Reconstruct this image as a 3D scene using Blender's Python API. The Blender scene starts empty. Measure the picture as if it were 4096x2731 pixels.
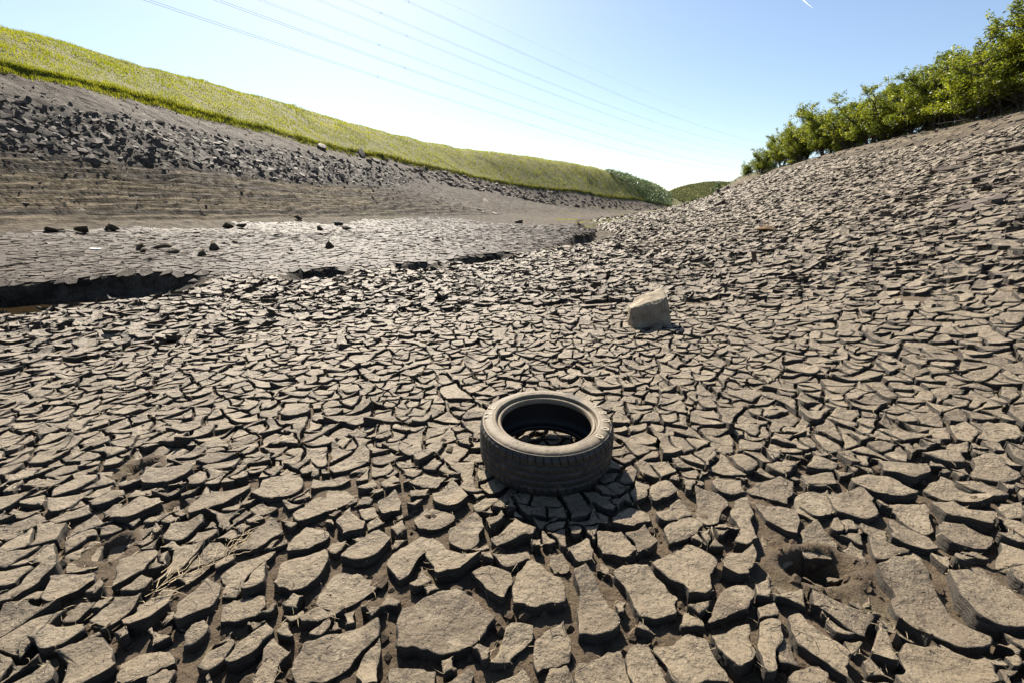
import bpy, bmesh, math, random
import numpy as np
from mathutils import Vector, Matrix, geometry as mgeo

SC = bpy.context.scene
COL = SC.collection
rng = np.random.default_rng(11)
random.seed(5)

# ------------------------------------------------------------------ camera, sky, sun, exposure
CAM_H = 1.16
cam_d = bpy.data.cameras.new('camera'); cam_o = bpy.data.objects.new('camera', cam_d); COL.objects.link(cam_o)
cam_d.sensor_width = 36.0; cam_d.lens = 15.003; cam_d.clip_start = .05; cam_d.clip_end = 20000
PITCH = math.radians(16.958)
cam_o.location = (0, 0, CAM_H); cam_o.rotation_euler = (math.pi / 2 - PITCH, 0, 0)
SC.camera = cam_o

SUN_AZ, SUN_EL = math.radians(19), math.radians(42.5)      # azimuth measured from +Y towards -X
SUN_DIR = Vector((-math.sin(SUN_AZ) * math.cos(SUN_EL), math.cos(SUN_AZ) * math.cos(SUN_EL), math.sin(SUN_EL)))
world = bpy.data.worlds.new('World'); SC.world = world; world.use_nodes = True
wn = world.node_tree.nodes; wl = world.node_tree.links
bg = wn['Background']; bg.inputs['Strength'].default_value = .06
sky = wn.new('ShaderNodeTexSky'); sky.sky_type = 'NISHITA'; sky.sun_disc = False
sky.sun_elevation = SUN_EL; sky.sun_rotation = -SUN_AZ
sky.altitude = 250; sky.air_density = 1.0; sky.dust_density = .7; sky.ozone_density = 1.0
wl.new(sky.outputs['Color'], bg.inputs['Color'])
sun_d = bpy.data.lights.new('sun', 'SUN'); sun_o = bpy.data.objects.new('sun', sun_d); COL.objects.link(sun_o)
sun_d.energy = 5.0; sun_d.angle = math.radians(.5); sun_d.color = (1, .915, .79)
sun_o.location = (-15, 40, 50); sun_o.rotation_euler = SUN_DIR.to_track_quat('Z', 'Y').to_euler()
SC.view_settings.view_transform = 'Standard'; SC.view_settings.look = 'None'
SC.view_settings.gamma = 1.0; SC.view_settings.use_curve_mapping = False
SC.view_settings.exposure = 1.42
SC.cycles.max_bounces = 6; SC.cycles.transparent_max_bounces = 8

# ------------------------------------------------------------------ surveyed ground points, stream course, old waterlines (metres)
SURVEY = [(0, 0.4, 0), (0, 1.2, 0), (0.2, 1.9, 0), (-1.2, 1.2, -0.01), (1.2, 1.2, 0.01), (-1.6, 2.2, -0.03), (1.6, 2.2, 0.05), (0, 3.2, -0.01), (-3, 3.2, -0.1), (0.5, 5, 0), (-3, 6, -0.17), (-6, 5, -0.3), (-2, 8.5, -0.2), (1.5, 9, -0.04), (-2.5, 0.6, -0.05), (2.6, 0.8, 0.14), (-5, 2.5, -0.22), (-1.5, 10, -0.25), (1.41, 4.21, 0.05), (4.16, 6.17, 0.28), (5.86, 6.57, 0.6), (4.7, 3.93, 0.6), (2.81, 2.14, 0.17), (8.15, 15.02, 0.3), (9.18, 24.82, 0.15), (15.15, 41.31, 0.6), (18.72, 35.35, 2.01), (23.79, 32.15, 3.6), (12.08, 15.94, 1.12), (17.3, 18.04, 2.53), (9.77, 8.58, 1.37), (21.49, 19.47, 3.62), (31.25, 35.11, 5.59), (14.22, 11.04, 2), (24.97, 20.01, 4.66), (36.18, 28.4, 7.94), (36.5, 29.58, 8), (36.77, 30.82, 8.07), (37.01, 32.12, 8.12), (37.15, 32.95, 8.14), (37.27, 33.81, 8.15), (37.37, 34.7, 8.16), (37.61, 35.88, 8.17), (37.82, 37.1, 8.16), (38, 38.36, 8.15), (38.82, 41.11, 8.24), (39.55, 44.06, 8.3), (40.18, 47.22, 8.33), (41.33, 51.16, 8.43), (42.37, 55.42, 8.5), (43.28, 60.02, 8.53), (44.82, 65.74, 8.62), (46.23, 71.99, 8.66), (47.47, 78.81, 8.63), (48.57, 85.38, 8.44), (49.49, 92.48, 8.17), (50.19, 100.12, 7.79), (49.89, 101.74, 7.12), (49.56, 103.39, 6.43), (49.2, 105.05, 5.72), (48.73, 106.36, 5.22), (48.24, 107.68, 4.7), (47.73, 109.01, 4.17), (47.49, 110.19, 3.41), (47.25, 111.39, 2.63), (46.98, 112.59, 1.82), (37.71, 83.92, 1.16), (41.61, 87.62, 2.7), (44.7, 89.45, 4.48), (36.93, 87.53, 0.78), (40.8, 102.15, 0.78), (44.79, 109.17, 1.1), (44.71, 102.69, 3.35), (46.07, 99.89, 4.71), (40.53, 31.81, 8.09), (54.28, 42.6, 7.54), (41.03, 33.82, 8.18), (54.96, 45.29, 7.63), (41.45, 35.97, 8.27), (55.51, 48.17, 7.72), (41.68, 37.39, 8.29), (55.82, 50.07, 7.74), (41.86, 38.87, 8.31), (56.06, 52.05, 7.76), (42.25, 40.86, 8.31), (56.58, 54.72, 7.76), (42.57, 42.97, 8.3), (57.01, 57.54, 7.75), (43.9, 47.67, 8.42), (58.8, 63.84, 7.87), (45, 52.89, 8.48), (60.26, 70.83, 7.93), (46.89, 59.64, 8.62), (62.8, 79.87, 8.07), (48.48, 67.22, 8.68), (64.93, 90.03, 8.13), (51.01, 77.06, 8.8), (68.32, 103.2, 8.25), (53.17, 88.26, 8.78), (71.21, 118.21, 8.23), (54.95, 99.53, 8.47), (73.59, 133.3, 7.92), (56.21, 112.14, 7.94), (75.29, 150.19, 7.39), (57.2, 114.06, 4.92), (84, 152.38, 1.5), (55.79, 118.41, 3.37), (82.5, 158.29, 1.5), (55.16, 122.34, 1.02), (81.99, 163.6, 1.5), (-32.4, 25.12, 9.13), (-32.11, 26.53, 9.25), (-31.7, 28.04, 9.36), (-31.13, 29.66, 9.46), (-30.77, 30.51, 9.47), (-30.36, 31.38, 9.46), (-29.9, 32.28, 9.45), (-29.85, 33.65, 9.51), (-29.73, 35.07, 9.55), (-29.54, 36.56, 9.58), (-29.33, 38.37, 9.58), (-29, 40.27, 9.56), (-28.55, 42.26, 9.5), (-28.12, 45.2, 9.54), (-27.45, 48.31, 9.53), (-26.5, 51.59, 9.47), (-26.03, 56.64, 9.52), (-25.14, 62.1, 9.48), (-23.77, 67.96, 9.34), (-23.05, 70.92, 9.45), (-22.2, 73.98, 9.54), (-21.22, 77.13, 9.63), (-19.23, 84.01, 9.58), (-16.65, 91.33, 9.44), (-13.43, 99.09, 9.19), (-9.81, 108.7, 9.04), (-5.32, 119, 8.77), (0.14, 130, 8.35), (6.71, 139.73, 8.19), (14.24, 149.87, 7.95), (22.81, 160.39, 7.61), (28.22, 166.96, 7.27), (34.01, 173.69, 6.87), (40.21, 180.58, 6.44), (44.99, 185.44, 6.28), (49.98, 190.36, 6.12), (55.19, 195.35, 5.94), (58.84, 198.05, 5.38), (62.57, 200.74, 4.8), (66.39, 203.44, 4.2), (70.72, 205.45, 3.72), (75.13, 207.43, 3.23), (79.6, 209.38, 2.73), (82.44, 211.11, 2.29), (85.31, 212.84, 1.84), (88.22, 214.57, 1.39), (-43.86, 34.81, 14.58), (-43.43, 36.13, 14.77), (-42.9, 37.52, 14.95), (-42.27, 38.97, 15.14), (-41.52, 40.5, 15.32), (-41.11, 41.27, 15.25), (-40.66, 42.06, 15.17), (-40.18, 42.86, 15.09), (-39.65, 43.69, 15), (-39.57, 45.07, 15.07), (-39.43, 46.5, 15.13), (-39.23, 47.98, 15.18), (-38.97, 49.5, 15.22), (-38.88, 51.4, 15.39), (-38.71, 53.37, 15.56), (-38.46, 55.41, 15.71), (-38.12, 57.51, 15.85), (-37.86, 59.96, 16.06), (-37.49, 62.51, 16.26), (-37, 65.14, 16.44), (-36.38, 67.86, 16.6), (-35.44, 72.52, 16.68), (-34.14, 77.43, 16.69), (-32.42, 82.58, 16.59), (-30.25, 87.94, 16.39), (-28.5, 93.84, 16.57), (-26.32, 100.01, 16.68), (-23.68, 106.45, 16.72), (-20.53, 113.15, 16.68), (-19.17, 116.56, 16.8), (-17.69, 120.03, 16.91), (-16.1, 123.57, 17.01), (-14.4, 127.19, 17.09), (-9.97, 136.02, 17.59), (-4.83, 145.25, 18.06), (1.07, 154.85, 18.48), (7.77, 164.82, 18.85), (14.12, 172.55, 18.77), (21.05, 180.44, 18.62), (28.56, 188.46, 18.39), (36.69, 196.61, 18.09), (40.51, 199.58, 17.46), (44.44, 202.55, 16.8), (48.48, 205.51, 16.1), (52.62, 208.46, 15.38), (55.9, 210.9, 14.74), (59.25, 213.33, 14.07), (62.67, 215.76, 13.38), (66.16, 218.19, 12.67), (68.57, 220.02, 12.08), (71.02, 221.86, 11.48), (73.5, 223.69, 10.86), (76.02, 225.53, 10.23), (78.27, 226.85, 9.22), (80.55, 228.17, 8.19), (82.85, 229.48, 7.14), (85.18, 230.78, 6.08), (-49.13, 38.99, 15.08), (-59.22, 47, 14.88), (-96.5, 76.59, 13.58), (-48.05, 42.02, 15.45), (-57.91, 50.65, 15.25), (-94.38, 82.54, 13.95), (-46.5, 45.36, 15.82), (-56.05, 54.67, 15.62), (-91.35, 89.09, 14.32), (-45.54, 47.1, 15.67), (-54.89, 56.78, 15.47), (-89.45, 92.52, 14.17), (-44.41, 48.93, 15.5), (-53.53, 58.98, 15.3), (-87.24, 96.11, 14), (-44.16, 52.08, 15.63), (-53.22, 62.78, 15.43), (-86.74, 102.31, 14.13), (-43.64, 55.44, 15.72), (-52.61, 66.83, 15.52), (-85.73, 108.91, 14.22), (-43.36, 59.77, 16.06), (-52.26, 72.05, 15.86), (-85.17, 117.41, 14.56), (-42.7, 64.41, 16.35), (-51.47, 77.64, 16.15), (-83.87, 126.52, 14.85), (-41.99, 70.01, 16.76), (-50.61, 84.39, 16.56), (-82.48, 137.52, 15.26), (-40.75, 76.01, 17.1), (-49.11, 91.62, 16.9), (-80.04, 149.3, 15.6), (-38.23, 86.72, 17.19), (-46.08, 104.53, 16.99), (-75.1, 170.35, 15.69), (-33.88, 98.5, 16.89), (-40.83, 118.72, 16.69), (-66.54, 193.48, 15.39), (-29.48, 112.01, 17.18), (-35.53, 135.01, 16.98), (-57.91, 220.02, 15.68), (-23, 126.73, 17.18), (-27.72, 152.75, 16.98), (-45.18, 248.93, 15.68), (-19.81, 134.43, 17.41), (-23.88, 162.04, 17.21), (-38.92, 264.06, 15.91), (-16.12, 142.45, 17.59), (-19.43, 171.7, 17.39), (-31.67, 279.81, 16.09), (-5.41, 162.68, 18.56), (-6.52, 196.08, 18.36), (-10.62, 319.54, 17.06), (8.7, 184.59, 19.35), (10.49, 222.5, 19.15), (17.1, 362.6, 17.85), (23.57, 202.09, 19.12), (28.41, 243.59, 18.92), (46.3, 396.96, 17.62), (41.09, 220.2, 18.59), (49.53, 265.42, 18.39), (80.71, 432.53, 17.09), (49.77, 226.85, 17.3), (60, 273.44, 17.1), (97.77, 445.6, 15.8), (58.93, 233.48, 15.88), (71.03, 281.42, 15.68), (115.75, 458.62, 14.38), (66.36, 238.93, 14.57), (79.99, 287.99, 14.37), (130.36, 469.32, 13.07), (74.1, 244.37, 13.17), (89.32, 294.56, 12.97), (145.56, 480.02, 11.67), (79.54, 248.48, 11.98), (95.88, 299.51, 11.78), (156.25, 488.08, 10.48), (85.14, 252.6, 10.73), (102.63, 304.47, 10.53), (167.24, 496.17, 9.23), (90.22, 255.55, 8.69), (108.74, 308.02, 8.49), (177.21, 501.96, 7.19), (95.4, 258.48, 6.58), (115, 311.56, 6.38), (187.4, 507.72, 5.08), (-19.49, 14.01, 0.51), (-18.2, 15.64, 0.44), (-18.28, 18.48, 0.56), (-17.72, 21.68, 0.63), (-16.32, 25.18, 0.55), (-14.68, 30.67, 0.41), (-12.46, 36.95, 0.36), (-8.85, 45.14, 0.31), (2.1, 71.97, 0.5), (18.03, 106.48, 0.87), (48.76, 157.63, 1.16), (73.2, 186.12, 1.26), (-11.73, 9.81, -0.21), (-10.14, 9.94, -0.2), (-7.92, 9.34, -0.2), (-13.09, 9.54, -0.2), (-6.73, 11.05, -0.16), (-11.06, 18.51, 0.1), (-14.03, 13.96, -0.03), (-2.19, 15.41, 0.02), (-3.56, 25.29, 0.2), (1.35, 23.38, 0.08), (-4.65, 10.38, -0.2), (-3.02, 11.61, -0.16), (-0.77, 13.66, -0.12), (-6.36, 17.19, 0.08), (-13.95, 16.87, 0.1), (-8.73, 7.11, -0.45), (-7.41, 8.06, -0.42), (-9.26, 6.26, -0.45), (-5.98, 8.83, -0.36), (1.84, 15.83, -0.1), (4.22, 19.91, 0.02), (8.94, 34.96, 0.12), (13.23, 58.52, 0.44), (20.74, 66.86, 0.55), (33.53, 88.89, 0.63), (56.96, 138.76, 0.79), (35.89, 124.95, 0.62), (41.77, 117.81, 0.72), (46.31, 119.33, 0.84), (67.54, 166.85, 0.89), (77.67, 184.3, 1.06), (77.88, 173.3, 2.5), (103.4, 216.58, 2.5), (108.25, 202.93, 2.5), (103.65, 171.05, 6.5), (171.02, 282.23, 6.5), (118.12, 161.4, 6.5), (194.89, 266.3, 6.5), (131.4, 150.78, 6.5), (216.8, 248.79, 6.5), (143.14, 139.69, 6.5), (236.17, 230.48, 6.5), (153.92, 127.7, 6.5), (253.97, 210.71, 6.5), (145.54, 457.4, 12.11), (158.62, 453.03, 17.97), (178.56, 467.03, 22.63), (206.02, 477.45, 25.1), (231.76, 465.5, 24.02), (260.9, 449.81, 24.88), (250, 330, 6), (190, 250, 2), (330, 420, 12), (300, 700, 18), (150, 800, 18), (0, 600, 18), (-200, 400, 18), (-300, 100, 17), (0, -3, 0.02), (0, -12, 0.2), (-12, -4, -0.3), (-30, -8, 2), (-48, -15, 9), (-70, -30, 14), (12, -6, 1), (28, -10, 4), (45, -15, 7.8), (75, 0, 8.5), (70, -40, 8.5), (0, -60, 2), (-60, -80, 14), (60, -90, 9), (120, 20, 9), (-40, 8, 7.5)]
CHANNEL = [(-11.24, 6.3), (-10.58, 7.54), (-9.71, 7.97), (-8.64, 8.88), (-7.69, 9.13), (-6.55, 9.73), (-4.57, 10.19), (-2.79, 11.23), (-0.74, 13.11), (0.69, 14.59), (2.04, 16.8), (4.33, 22.21), (6.44, 30.56), (8.15, 47.82), (11.03, 69.48), (19.6, 82.71), (48.68, 141.88)]
SHORE_LEFT = [(-32.4, 25.12), (-31.13, 29.66), (-29.9, 32.28), (-29.54, 36.56), (-28.55, 42.26), (-26.5, 51.59), (-23.77, 67.96), (-21.22, 77.13), (-13.43, 99.09), (0.14, 130), (22.81, 160.39), (40.21, 180.58), (55.19, 195.35), (66.39, 203.44), (79.6, 209.38), (88.22, 214.57)]
SHORE_RIGHT = [(36.18, 28.4), (37.01, 32.12), (37.37, 34.7), (38, 38.36), (40.18, 47.22), (43.28, 60.02), (47.47, 78.81), (50.19, 100.12), (49.2, 105.05), (47.73, 109.01), (46.98, 112.59)]
# outlines of the big mud plates nearest the camera, in plan, metres
NEAR_PLATES = [
  [(-0.321, 0.893), (-0.334, 0.965), (-0.331, 1.009), (-0.269, 1.046), (-0.231, 1.065), (-0.159, 1.062), (-0.118, 1.031), (-0.058, 0.977), (-0.107, 0.899), (-0.153, 0.881), (-0.200, 0.875), (-0.231, 0.885)],
  [(-0.132, 1.142), (-0.081, 1.176), (-0.008, 1.158), (0.001, 1.110), (-0.028, 1.035), (-0.066, 1.059), (-0.093, 1.094)],
  [(0.019, 1.142), (0.070, 1.193), (0.112, 1.141), (0.154, 1.115), (0.168, 1.084), (0.159, 1.025), (0.070, 1.007), (0.005, 1.030)],
  [(-0.064, 1.223), (0.053, 1.241), (0.066, 1.210), (0.010, 1.170), (-0.008, 1.164), (-0.045, 1.193)],
  [(-0.335, 1.096), (-0.307, 1.171), (-0.265, 1.116), (-0.311, 1.086)],
  [(-0.302, 1.218), (-0.291, 1.288), (-0.225, 1.236), (-0.157, 1.211), (-0.110, 1.205), (-0.153, 1.170), (-0.177, 1.143), (-0.246, 1.132), (-0.266, 1.171)],
  [(-0.434, 1.190), (-0.399, 1.269), (-0.341, 1.315), (-0.295, 1.295), (-0.306, 1.237), (-0.346, 1.144), (-0.372, 1.122), (-0.402, 1.155)],
  [(-0.602, 1.221), (-0.595, 1.264), (-0.502, 1.341), (-0.450, 1.296), (-0.487, 1.226), (-0.531, 1.202)],
  [(-0.467, 1.358), (-0.433, 1.406), (-0.400, 1.358), (-0.430, 1.316)],
  [(-0.391, 1.433), (-0.361, 1.523), (-0.233, 1.439), (-0.252, 1.386), (-0.315, 1.364), (-0.364, 1.379)],
  [(-0.337, 1.558), (-0.267, 1.652), (-0.190, 1.539), (-0.236, 1.484), (-0.296, 1.501)],
  [(-0.239, 1.335), (-0.148, 1.438), (-0.108, 1.363), (-0.125, 1.287), (-0.171, 1.255), (-0.228, 1.287)],
  [(-0.102, 1.392), (-0.041, 1.438), (-0.030, 1.414), (-0.080, 1.355), (-0.090, 1.362)],
  [(-0.078, 1.306), (-0.019, 1.355), (0.012, 1.406), (0.087, 1.347), (0.076, 1.313), (0.011, 1.293), (-0.052, 1.273)],
  [(-0.688, 1.390), (-0.662, 1.476), (-0.576, 1.396), (-0.569, 1.345), (-0.637, 1.325)],
  [(-0.629, 1.475), (-0.571, 1.500), (-0.539, 1.446), (-0.577, 1.415)],
  [(-0.566, 1.381), (-0.539, 1.430), (-0.502, 1.392), (-0.549, 1.345)],
  [(-0.563, 1.525), (-0.506, 1.588), (-0.465, 1.516), (-0.456, 1.457), (-0.522, 1.442)],
  [(-0.649, 1.501), (-0.636, 1.562), (-0.591, 1.543), (-0.596, 1.509)],
  [(-0.443, 1.587), (-0.365, 1.605), (-0.368, 1.559), (-0.428, 1.546)],
  [(-0.796, 1.170), (-0.808, 1.210), (-0.677, 1.252), (-0.647, 1.215), (-0.651, 1.130), (-0.683, 1.093), (-0.755, 1.099)],
  [(-0.811, 1.253), (-0.819, 1.319), (-0.804, 1.384), (-0.712, 1.361), (-0.699, 1.318), (-0.745, 1.266), (-0.798, 1.247)],
  [(-0.611, 1.039), (-0.603, 1.140), (-0.564, 1.157), (-0.467, 1.134), (-0.447, 1.097), (-0.518, 1.033), (-0.555, 1.022)],
  [(-0.639, 0.984), (-0.597, 1.025), (-0.567, 1.011), (-0.523, 1.024), (-0.510, 1.010), (-0.561, 0.988), (-0.621, 0.971)],
  [(-0.408, 1.023), (-0.397, 1.071), (-0.348, 1.046), (-0.359, 1.023)],
  [(-0.694, 0.998), (-0.645, 1.023), (-0.634, 1.007), (-0.665, 0.980)],
  [(-0.588, 0.854), (-0.581, 0.902), (-0.490, 0.937), (-0.401, 0.974), (-0.385, 0.920), (-0.423, 0.886), (-0.441, 0.846), (-0.480, 0.819), (-0.548, 0.800), (-0.575, 0.819)],
  [(-0.410, 0.818), (-0.402, 0.878), (-0.374, 0.909), (-0.361, 0.853), (-0.347, 0.795), (-0.384, 0.792)],
  [(-0.687, 0.820), (-0.693, 0.888), (-0.680, 0.918), (-0.615, 0.880), (-0.635, 0.847), (-0.620, 0.787), (-0.664, 0.775)],
  [(-0.307, 0.773), (-0.319, 0.828), (-0.256, 0.831), (-0.201, 0.821), (-0.196, 0.772)],
  [(-0.187, 0.795), (-0.145, 0.814), (-0.115, 0.830), (-0.100, 0.817), (-0.111, 0.784), (-0.176, 0.772)],
  [(-0.059, 0.837), (-0.007, 0.951), (0.063, 0.946), (0.057, 0.910), (-0.006, 0.851), (-0.045, 0.841)],
  [(-0.060, 0.784), (0.026, 0.830), (0.052, 0.784), (0.040, 0.753), (-0.052, 0.753)],
  [(-0.882, 1.446), (-0.868, 1.521), (-0.836, 1.630), (-0.738, 1.619), (-0.676, 1.562), (-0.700, 1.518), (-0.786, 1.449), (-0.832, 1.399)],
  [(-1.115, 1.560), (-1.122, 1.656), (-1.001, 1.715), (-0.930, 1.603), (-0.988, 1.558)],
  [(-1.080, 1.482), (-1.056, 1.537), (-0.968, 1.488), (-1.032, 1.456)],
  [(-0.459, 1.635), (-0.402, 1.705), (-0.301, 1.683), (-0.338, 1.619), (-0.390, 1.615)],
  [(-0.686, 1.623), (-0.636, 1.687), (-0.596, 1.617), (-0.643, 1.599)],
  [(-0.596, 1.666), (-0.544, 1.707), (-0.506, 1.655), (-0.571, 1.631)],
  [(-0.883, 1.602), (-0.902, 1.671), (-0.784, 1.711), (-0.736, 1.679), (-0.803, 1.635)],
  [(0.515, 1.518), (0.561, 1.664), (0.612, 1.635), (0.581, 1.561), (0.553, 1.535)],
  [(0.592, 1.561), (0.619, 1.620), (0.698, 1.663), (0.718, 1.587), (0.666, 1.551), (0.601, 1.526)],
  [(0.578, 1.436), (0.698, 1.516), (0.721, 1.435), (0.617, 1.398), (0.590, 1.394)],
  [(0.584, 1.347), (0.625, 1.390), (0.708, 1.416), (0.742, 1.375), (0.637, 1.312), (0.583, 1.285)],
  [(0.800, 1.604), (0.875, 1.566), (0.899, 1.497), (0.848, 1.457), (0.769, 1.389), (0.747, 1.435)],
  [(0.873, 1.433), (0.925, 1.504), (0.993, 1.519), (0.964, 1.424), (0.905, 1.296), (0.849, 1.264), (0.815, 1.284), (0.867, 1.338)],
  [(0.921, 1.667), (1.014, 1.626), (0.999, 1.562), (0.904, 1.565), (0.883, 1.620)],
  [(1.028, 1.597), (1.103, 1.650), (1.200, 1.664), (1.240, 1.614), (1.196, 1.553), (1.144, 1.505), (1.042, 1.570)],
  [(1.010, 1.490), (1.048, 1.480), (1.137, 1.449), (1.075, 1.333), (1.038, 1.355), (1.003, 1.400)],
  [(0.968, 1.357), (1.053, 1.307), (1.026, 1.249), (0.965, 1.219), (0.911, 1.161), (0.852, 1.129), (0.914, 1.245)],
  [(1.103, 1.346), (1.180, 1.386), (1.205, 1.294), (1.151, 1.239), (1.063, 1.242), (1.073, 1.299)],
  [(1.261, 1.558), (1.344, 1.557), (1.300, 1.448), (1.199, 1.408), (1.182, 1.479)],
  [(1.357, 1.551), (1.414, 1.521), (1.348, 1.413), (1.315, 1.454)],
  [(1.314, 1.666), (1.392, 1.660), (1.421, 1.610), (1.278, 1.584)],
  [(0.488, 1.187), (0.558, 1.228), (0.650, 1.272), (0.698, 1.228), (0.707, 1.186), (0.643, 1.083), (0.604, 1.053), (0.552, 1.048), (0.553, 1.093), (0.509, 1.141)],
  [(0.345, 1.141), (0.419, 1.169), (0.463, 1.164), (0.488, 1.104), (0.517, 1.044), (0.496, 0.997), (0.438, 0.980), (0.382, 0.975), (0.372, 1.058)],
  [(0.704, 1.141), (0.767, 1.234), (0.815, 1.227), (0.854, 1.239), (0.842, 1.191), (0.792, 1.140), (0.749, 1.124)],
  [(0.206, 1.131), (0.245, 1.152), (0.274, 1.094), (0.296, 1.016), (0.317, 0.971), (0.304, 0.946), (0.234, 0.922), (0.193, 0.926), (0.212, 1.030)],
  [(0.198, 1.247), (0.279, 1.306), (0.293, 1.247), (0.282, 1.210), (0.229, 1.198)],
  [(0.324, 1.333), (0.411, 1.330), (0.440, 1.228), (0.390, 1.198), (0.324, 1.235)],
  [(0.424, 1.323), (0.508, 1.361), (0.532, 1.279), (0.448, 1.231)],
  [(0.394, 1.376), (0.497, 1.493), (0.558, 1.460), (0.547, 1.405), (0.474, 1.369)],
  [(0.136, 1.247), (0.180, 1.253), (0.201, 1.192), (0.188, 1.164), (0.143, 1.164), (0.132, 1.198)],
  [(0.495, 0.962), (0.529, 1.011), (0.561, 0.962), (0.562, 0.945), (0.517, 0.949)],
  [(0.541, 1.020), (0.620, 1.036), (0.602, 1.010), (0.564, 0.988)],
  [(0.631, 1.029), (0.694, 1.082), (0.756, 1.087), (0.765, 1.057), (0.723, 1.010), (0.690, 1.001), (0.581, 0.962)],
  [(0.788, 1.092), (0.843, 1.113), (0.835, 1.076), (0.812, 1.052), (0.772, 1.047)],
  [(0.755, 1.016), (0.808, 1.023), (0.803, 0.982), (0.732, 0.967)],
  [(0.731, 0.959), (0.789, 0.958), (0.773, 0.931), (0.691, 0.813), (0.661, 0.803), (0.679, 0.885)],
  [(0.776, 0.927), (0.787, 0.899), (0.774, 0.840), (0.724, 0.847)],
  [(0.831, 0.982), (0.878, 0.999), (0.889, 0.930), (0.920, 0.863), (0.864, 0.778), (0.841, 0.835), (0.803, 0.895)],
  [(0.400, 0.898), (0.506, 0.921), (0.548, 0.905), (0.560, 0.814), (0.554, 0.794), (0.440, 0.782), (0.418, 0.832), (0.404, 0.875)],
  [(0.320, 0.875), (0.364, 0.902), (0.385, 0.896), (0.397, 0.832), (0.410, 0.782), (0.312, 0.770)],
  [(0.568, 0.916), (0.640, 0.940), (0.684, 0.944), (0.665, 0.866), (0.596, 0.817), (0.575, 0.859)],
  [(0.179, 0.857), (0.246, 0.868), (0.295, 0.879), (0.303, 0.839), (0.289, 0.770), (0.163, 0.771)],
  [(0.066, 0.906), (0.110, 0.942), (0.151, 0.961), (0.155, 0.854), (0.102, 0.842), (0.069, 0.826)],
  [(0.101, 0.833), (0.145, 0.843), (0.159, 0.816), (0.156, 0.771), (0.076, 0.771)],
  [(0.725, 0.812), (0.797, 0.832), (0.824, 0.811), (0.786, 0.766), (0.697, 0.767)],
  [(1.228, 1.148), (1.290, 1.164), (1.355, 1.147), (1.359, 1.110), (1.322, 1.016), (1.340, 0.903), (1.291, 0.879), (1.233, 0.886), (1.167, 0.997), (1.216, 1.054)],
  [(1.448, 1.128), (1.547, 1.127), (1.557, 1.078), (1.555, 1.012), (1.482, 0.927), (1.395, 0.928), (1.361, 0.963), (1.390, 1.045)],
  [(1.526, 1.466), (1.661, 1.453), (1.584, 1.325), (1.539, 1.306), (1.514, 1.364)],
  [(1.466, 1.380), (1.494, 1.341), (1.526, 1.292), (1.510, 1.235), (1.460, 1.225), (1.416, 1.257), (1.389, 1.281)],
  [(1.629, 1.345), (1.699, 1.338), (1.738, 1.272), (1.665, 1.221), (1.612, 1.219), (1.559, 1.238), (1.566, 1.289)],
  [(1.687, 1.450), (1.769, 1.450), (1.763, 1.398), (1.835, 1.364), (1.758, 1.300), (1.715, 1.348), (1.666, 1.378)],
  [(1.897, 1.571), (1.980, 1.550), (2.012, 1.467), (1.938, 1.457), (1.904, 1.509)],
  [(1.739, 1.539), (1.845, 1.588), (1.865, 1.570), (1.857, 1.510), (1.915, 1.446), (1.832, 1.438), (1.756, 1.479)],
  [(1.490, 1.617), (1.585, 1.640), (1.659, 1.621), (1.682, 1.516), (1.524, 1.523), (1.480, 1.587)],
  [(1.333, 1.539), (1.475, 1.547), (1.484, 1.489), (1.435, 1.404), (1.368, 1.384), (1.305, 1.431)],
  [(1.151, 1.458), (1.274, 1.563), (1.302, 1.513), (1.288, 1.441), (1.182, 1.396)],
  [(1.314, 1.675), (1.454, 1.675), (1.421, 1.602), (1.287, 1.592)],
  [(1.369, 1.728), (1.454, 1.805), (1.525, 1.737), (1.468, 1.696)],
  [(1.099, 0.895), (1.182, 0.883), (1.237, 0.828), (1.205, 0.769), (0.963, 0.761)],
  [(1.702, 1.729), (1.808, 1.704), (1.879, 1.695), (1.863, 1.662), (1.724, 1.592), (1.660, 1.653)],
  [(1.915, 1.750), (2.028, 1.784), (2.116, 1.770), (2.040, 1.678), (1.966, 1.683)],
  [(2.104, 1.710), (2.194, 1.708), (2.165, 1.608), (2.166, 1.565), (2.064, 1.548), (2.004, 1.610)],
  [(1.925, 1.423), (2.020, 1.429), (1.964, 1.357), (1.868, 1.344)],
  [(1.084, 1.154), (1.180, 1.107), (1.118, 1.036), (1.019, 1.038), (0.989, 1.095)],
  [(-1.340, 1.493), (-1.366, 1.641), (-1.164, 1.623), (-1.158, 1.565), (-1.201, 1.500), (-1.310, 1.452)],
  [(-1.693, 1.677), (-1.729, 1.757), (-1.579, 1.820), (-1.520, 1.762), (-1.555, 1.684), (-1.667, 1.663)],
  [(-0.984, 1.149), (-0.959, 1.198), (-0.855, 1.250), (-0.854, 1.227), (-0.890, 1.122), (-0.880, 1.071), (-0.928, 1.071)],
  [(-0.877, 1.083), (-0.870, 1.145), (-0.847, 1.183), (-0.813, 1.101), (-0.861, 1.074)],
  [(-0.902, 1.032), (-0.881, 1.055), (-0.795, 1.070), (-0.770, 1.034), (-0.778, 0.994), (-0.873, 0.979)],
  [(-1.007, 0.975), (-1.027, 1.048), (-1.020, 1.129), (-0.963, 1.109), (-0.929, 1.018), (-0.980, 0.964)],
  [(-0.944, 0.928), (-0.945, 0.956), (-0.918, 0.974), (-0.887, 0.942), (-0.901, 0.908), (-0.930, 0.904)],
  [(-1.386, 0.924), (-1.391, 0.964), (-1.282, 0.973), (-1.261, 0.957), (-1.270, 0.922), (-1.311, 0.889)],
  [(-1.162, 0.976), (-1.169, 1.038), (-1.133, 1.098), (-1.097, 1.085), (-1.075, 1.037), (-1.082, 0.970), (-1.119, 0.955)],
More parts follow.
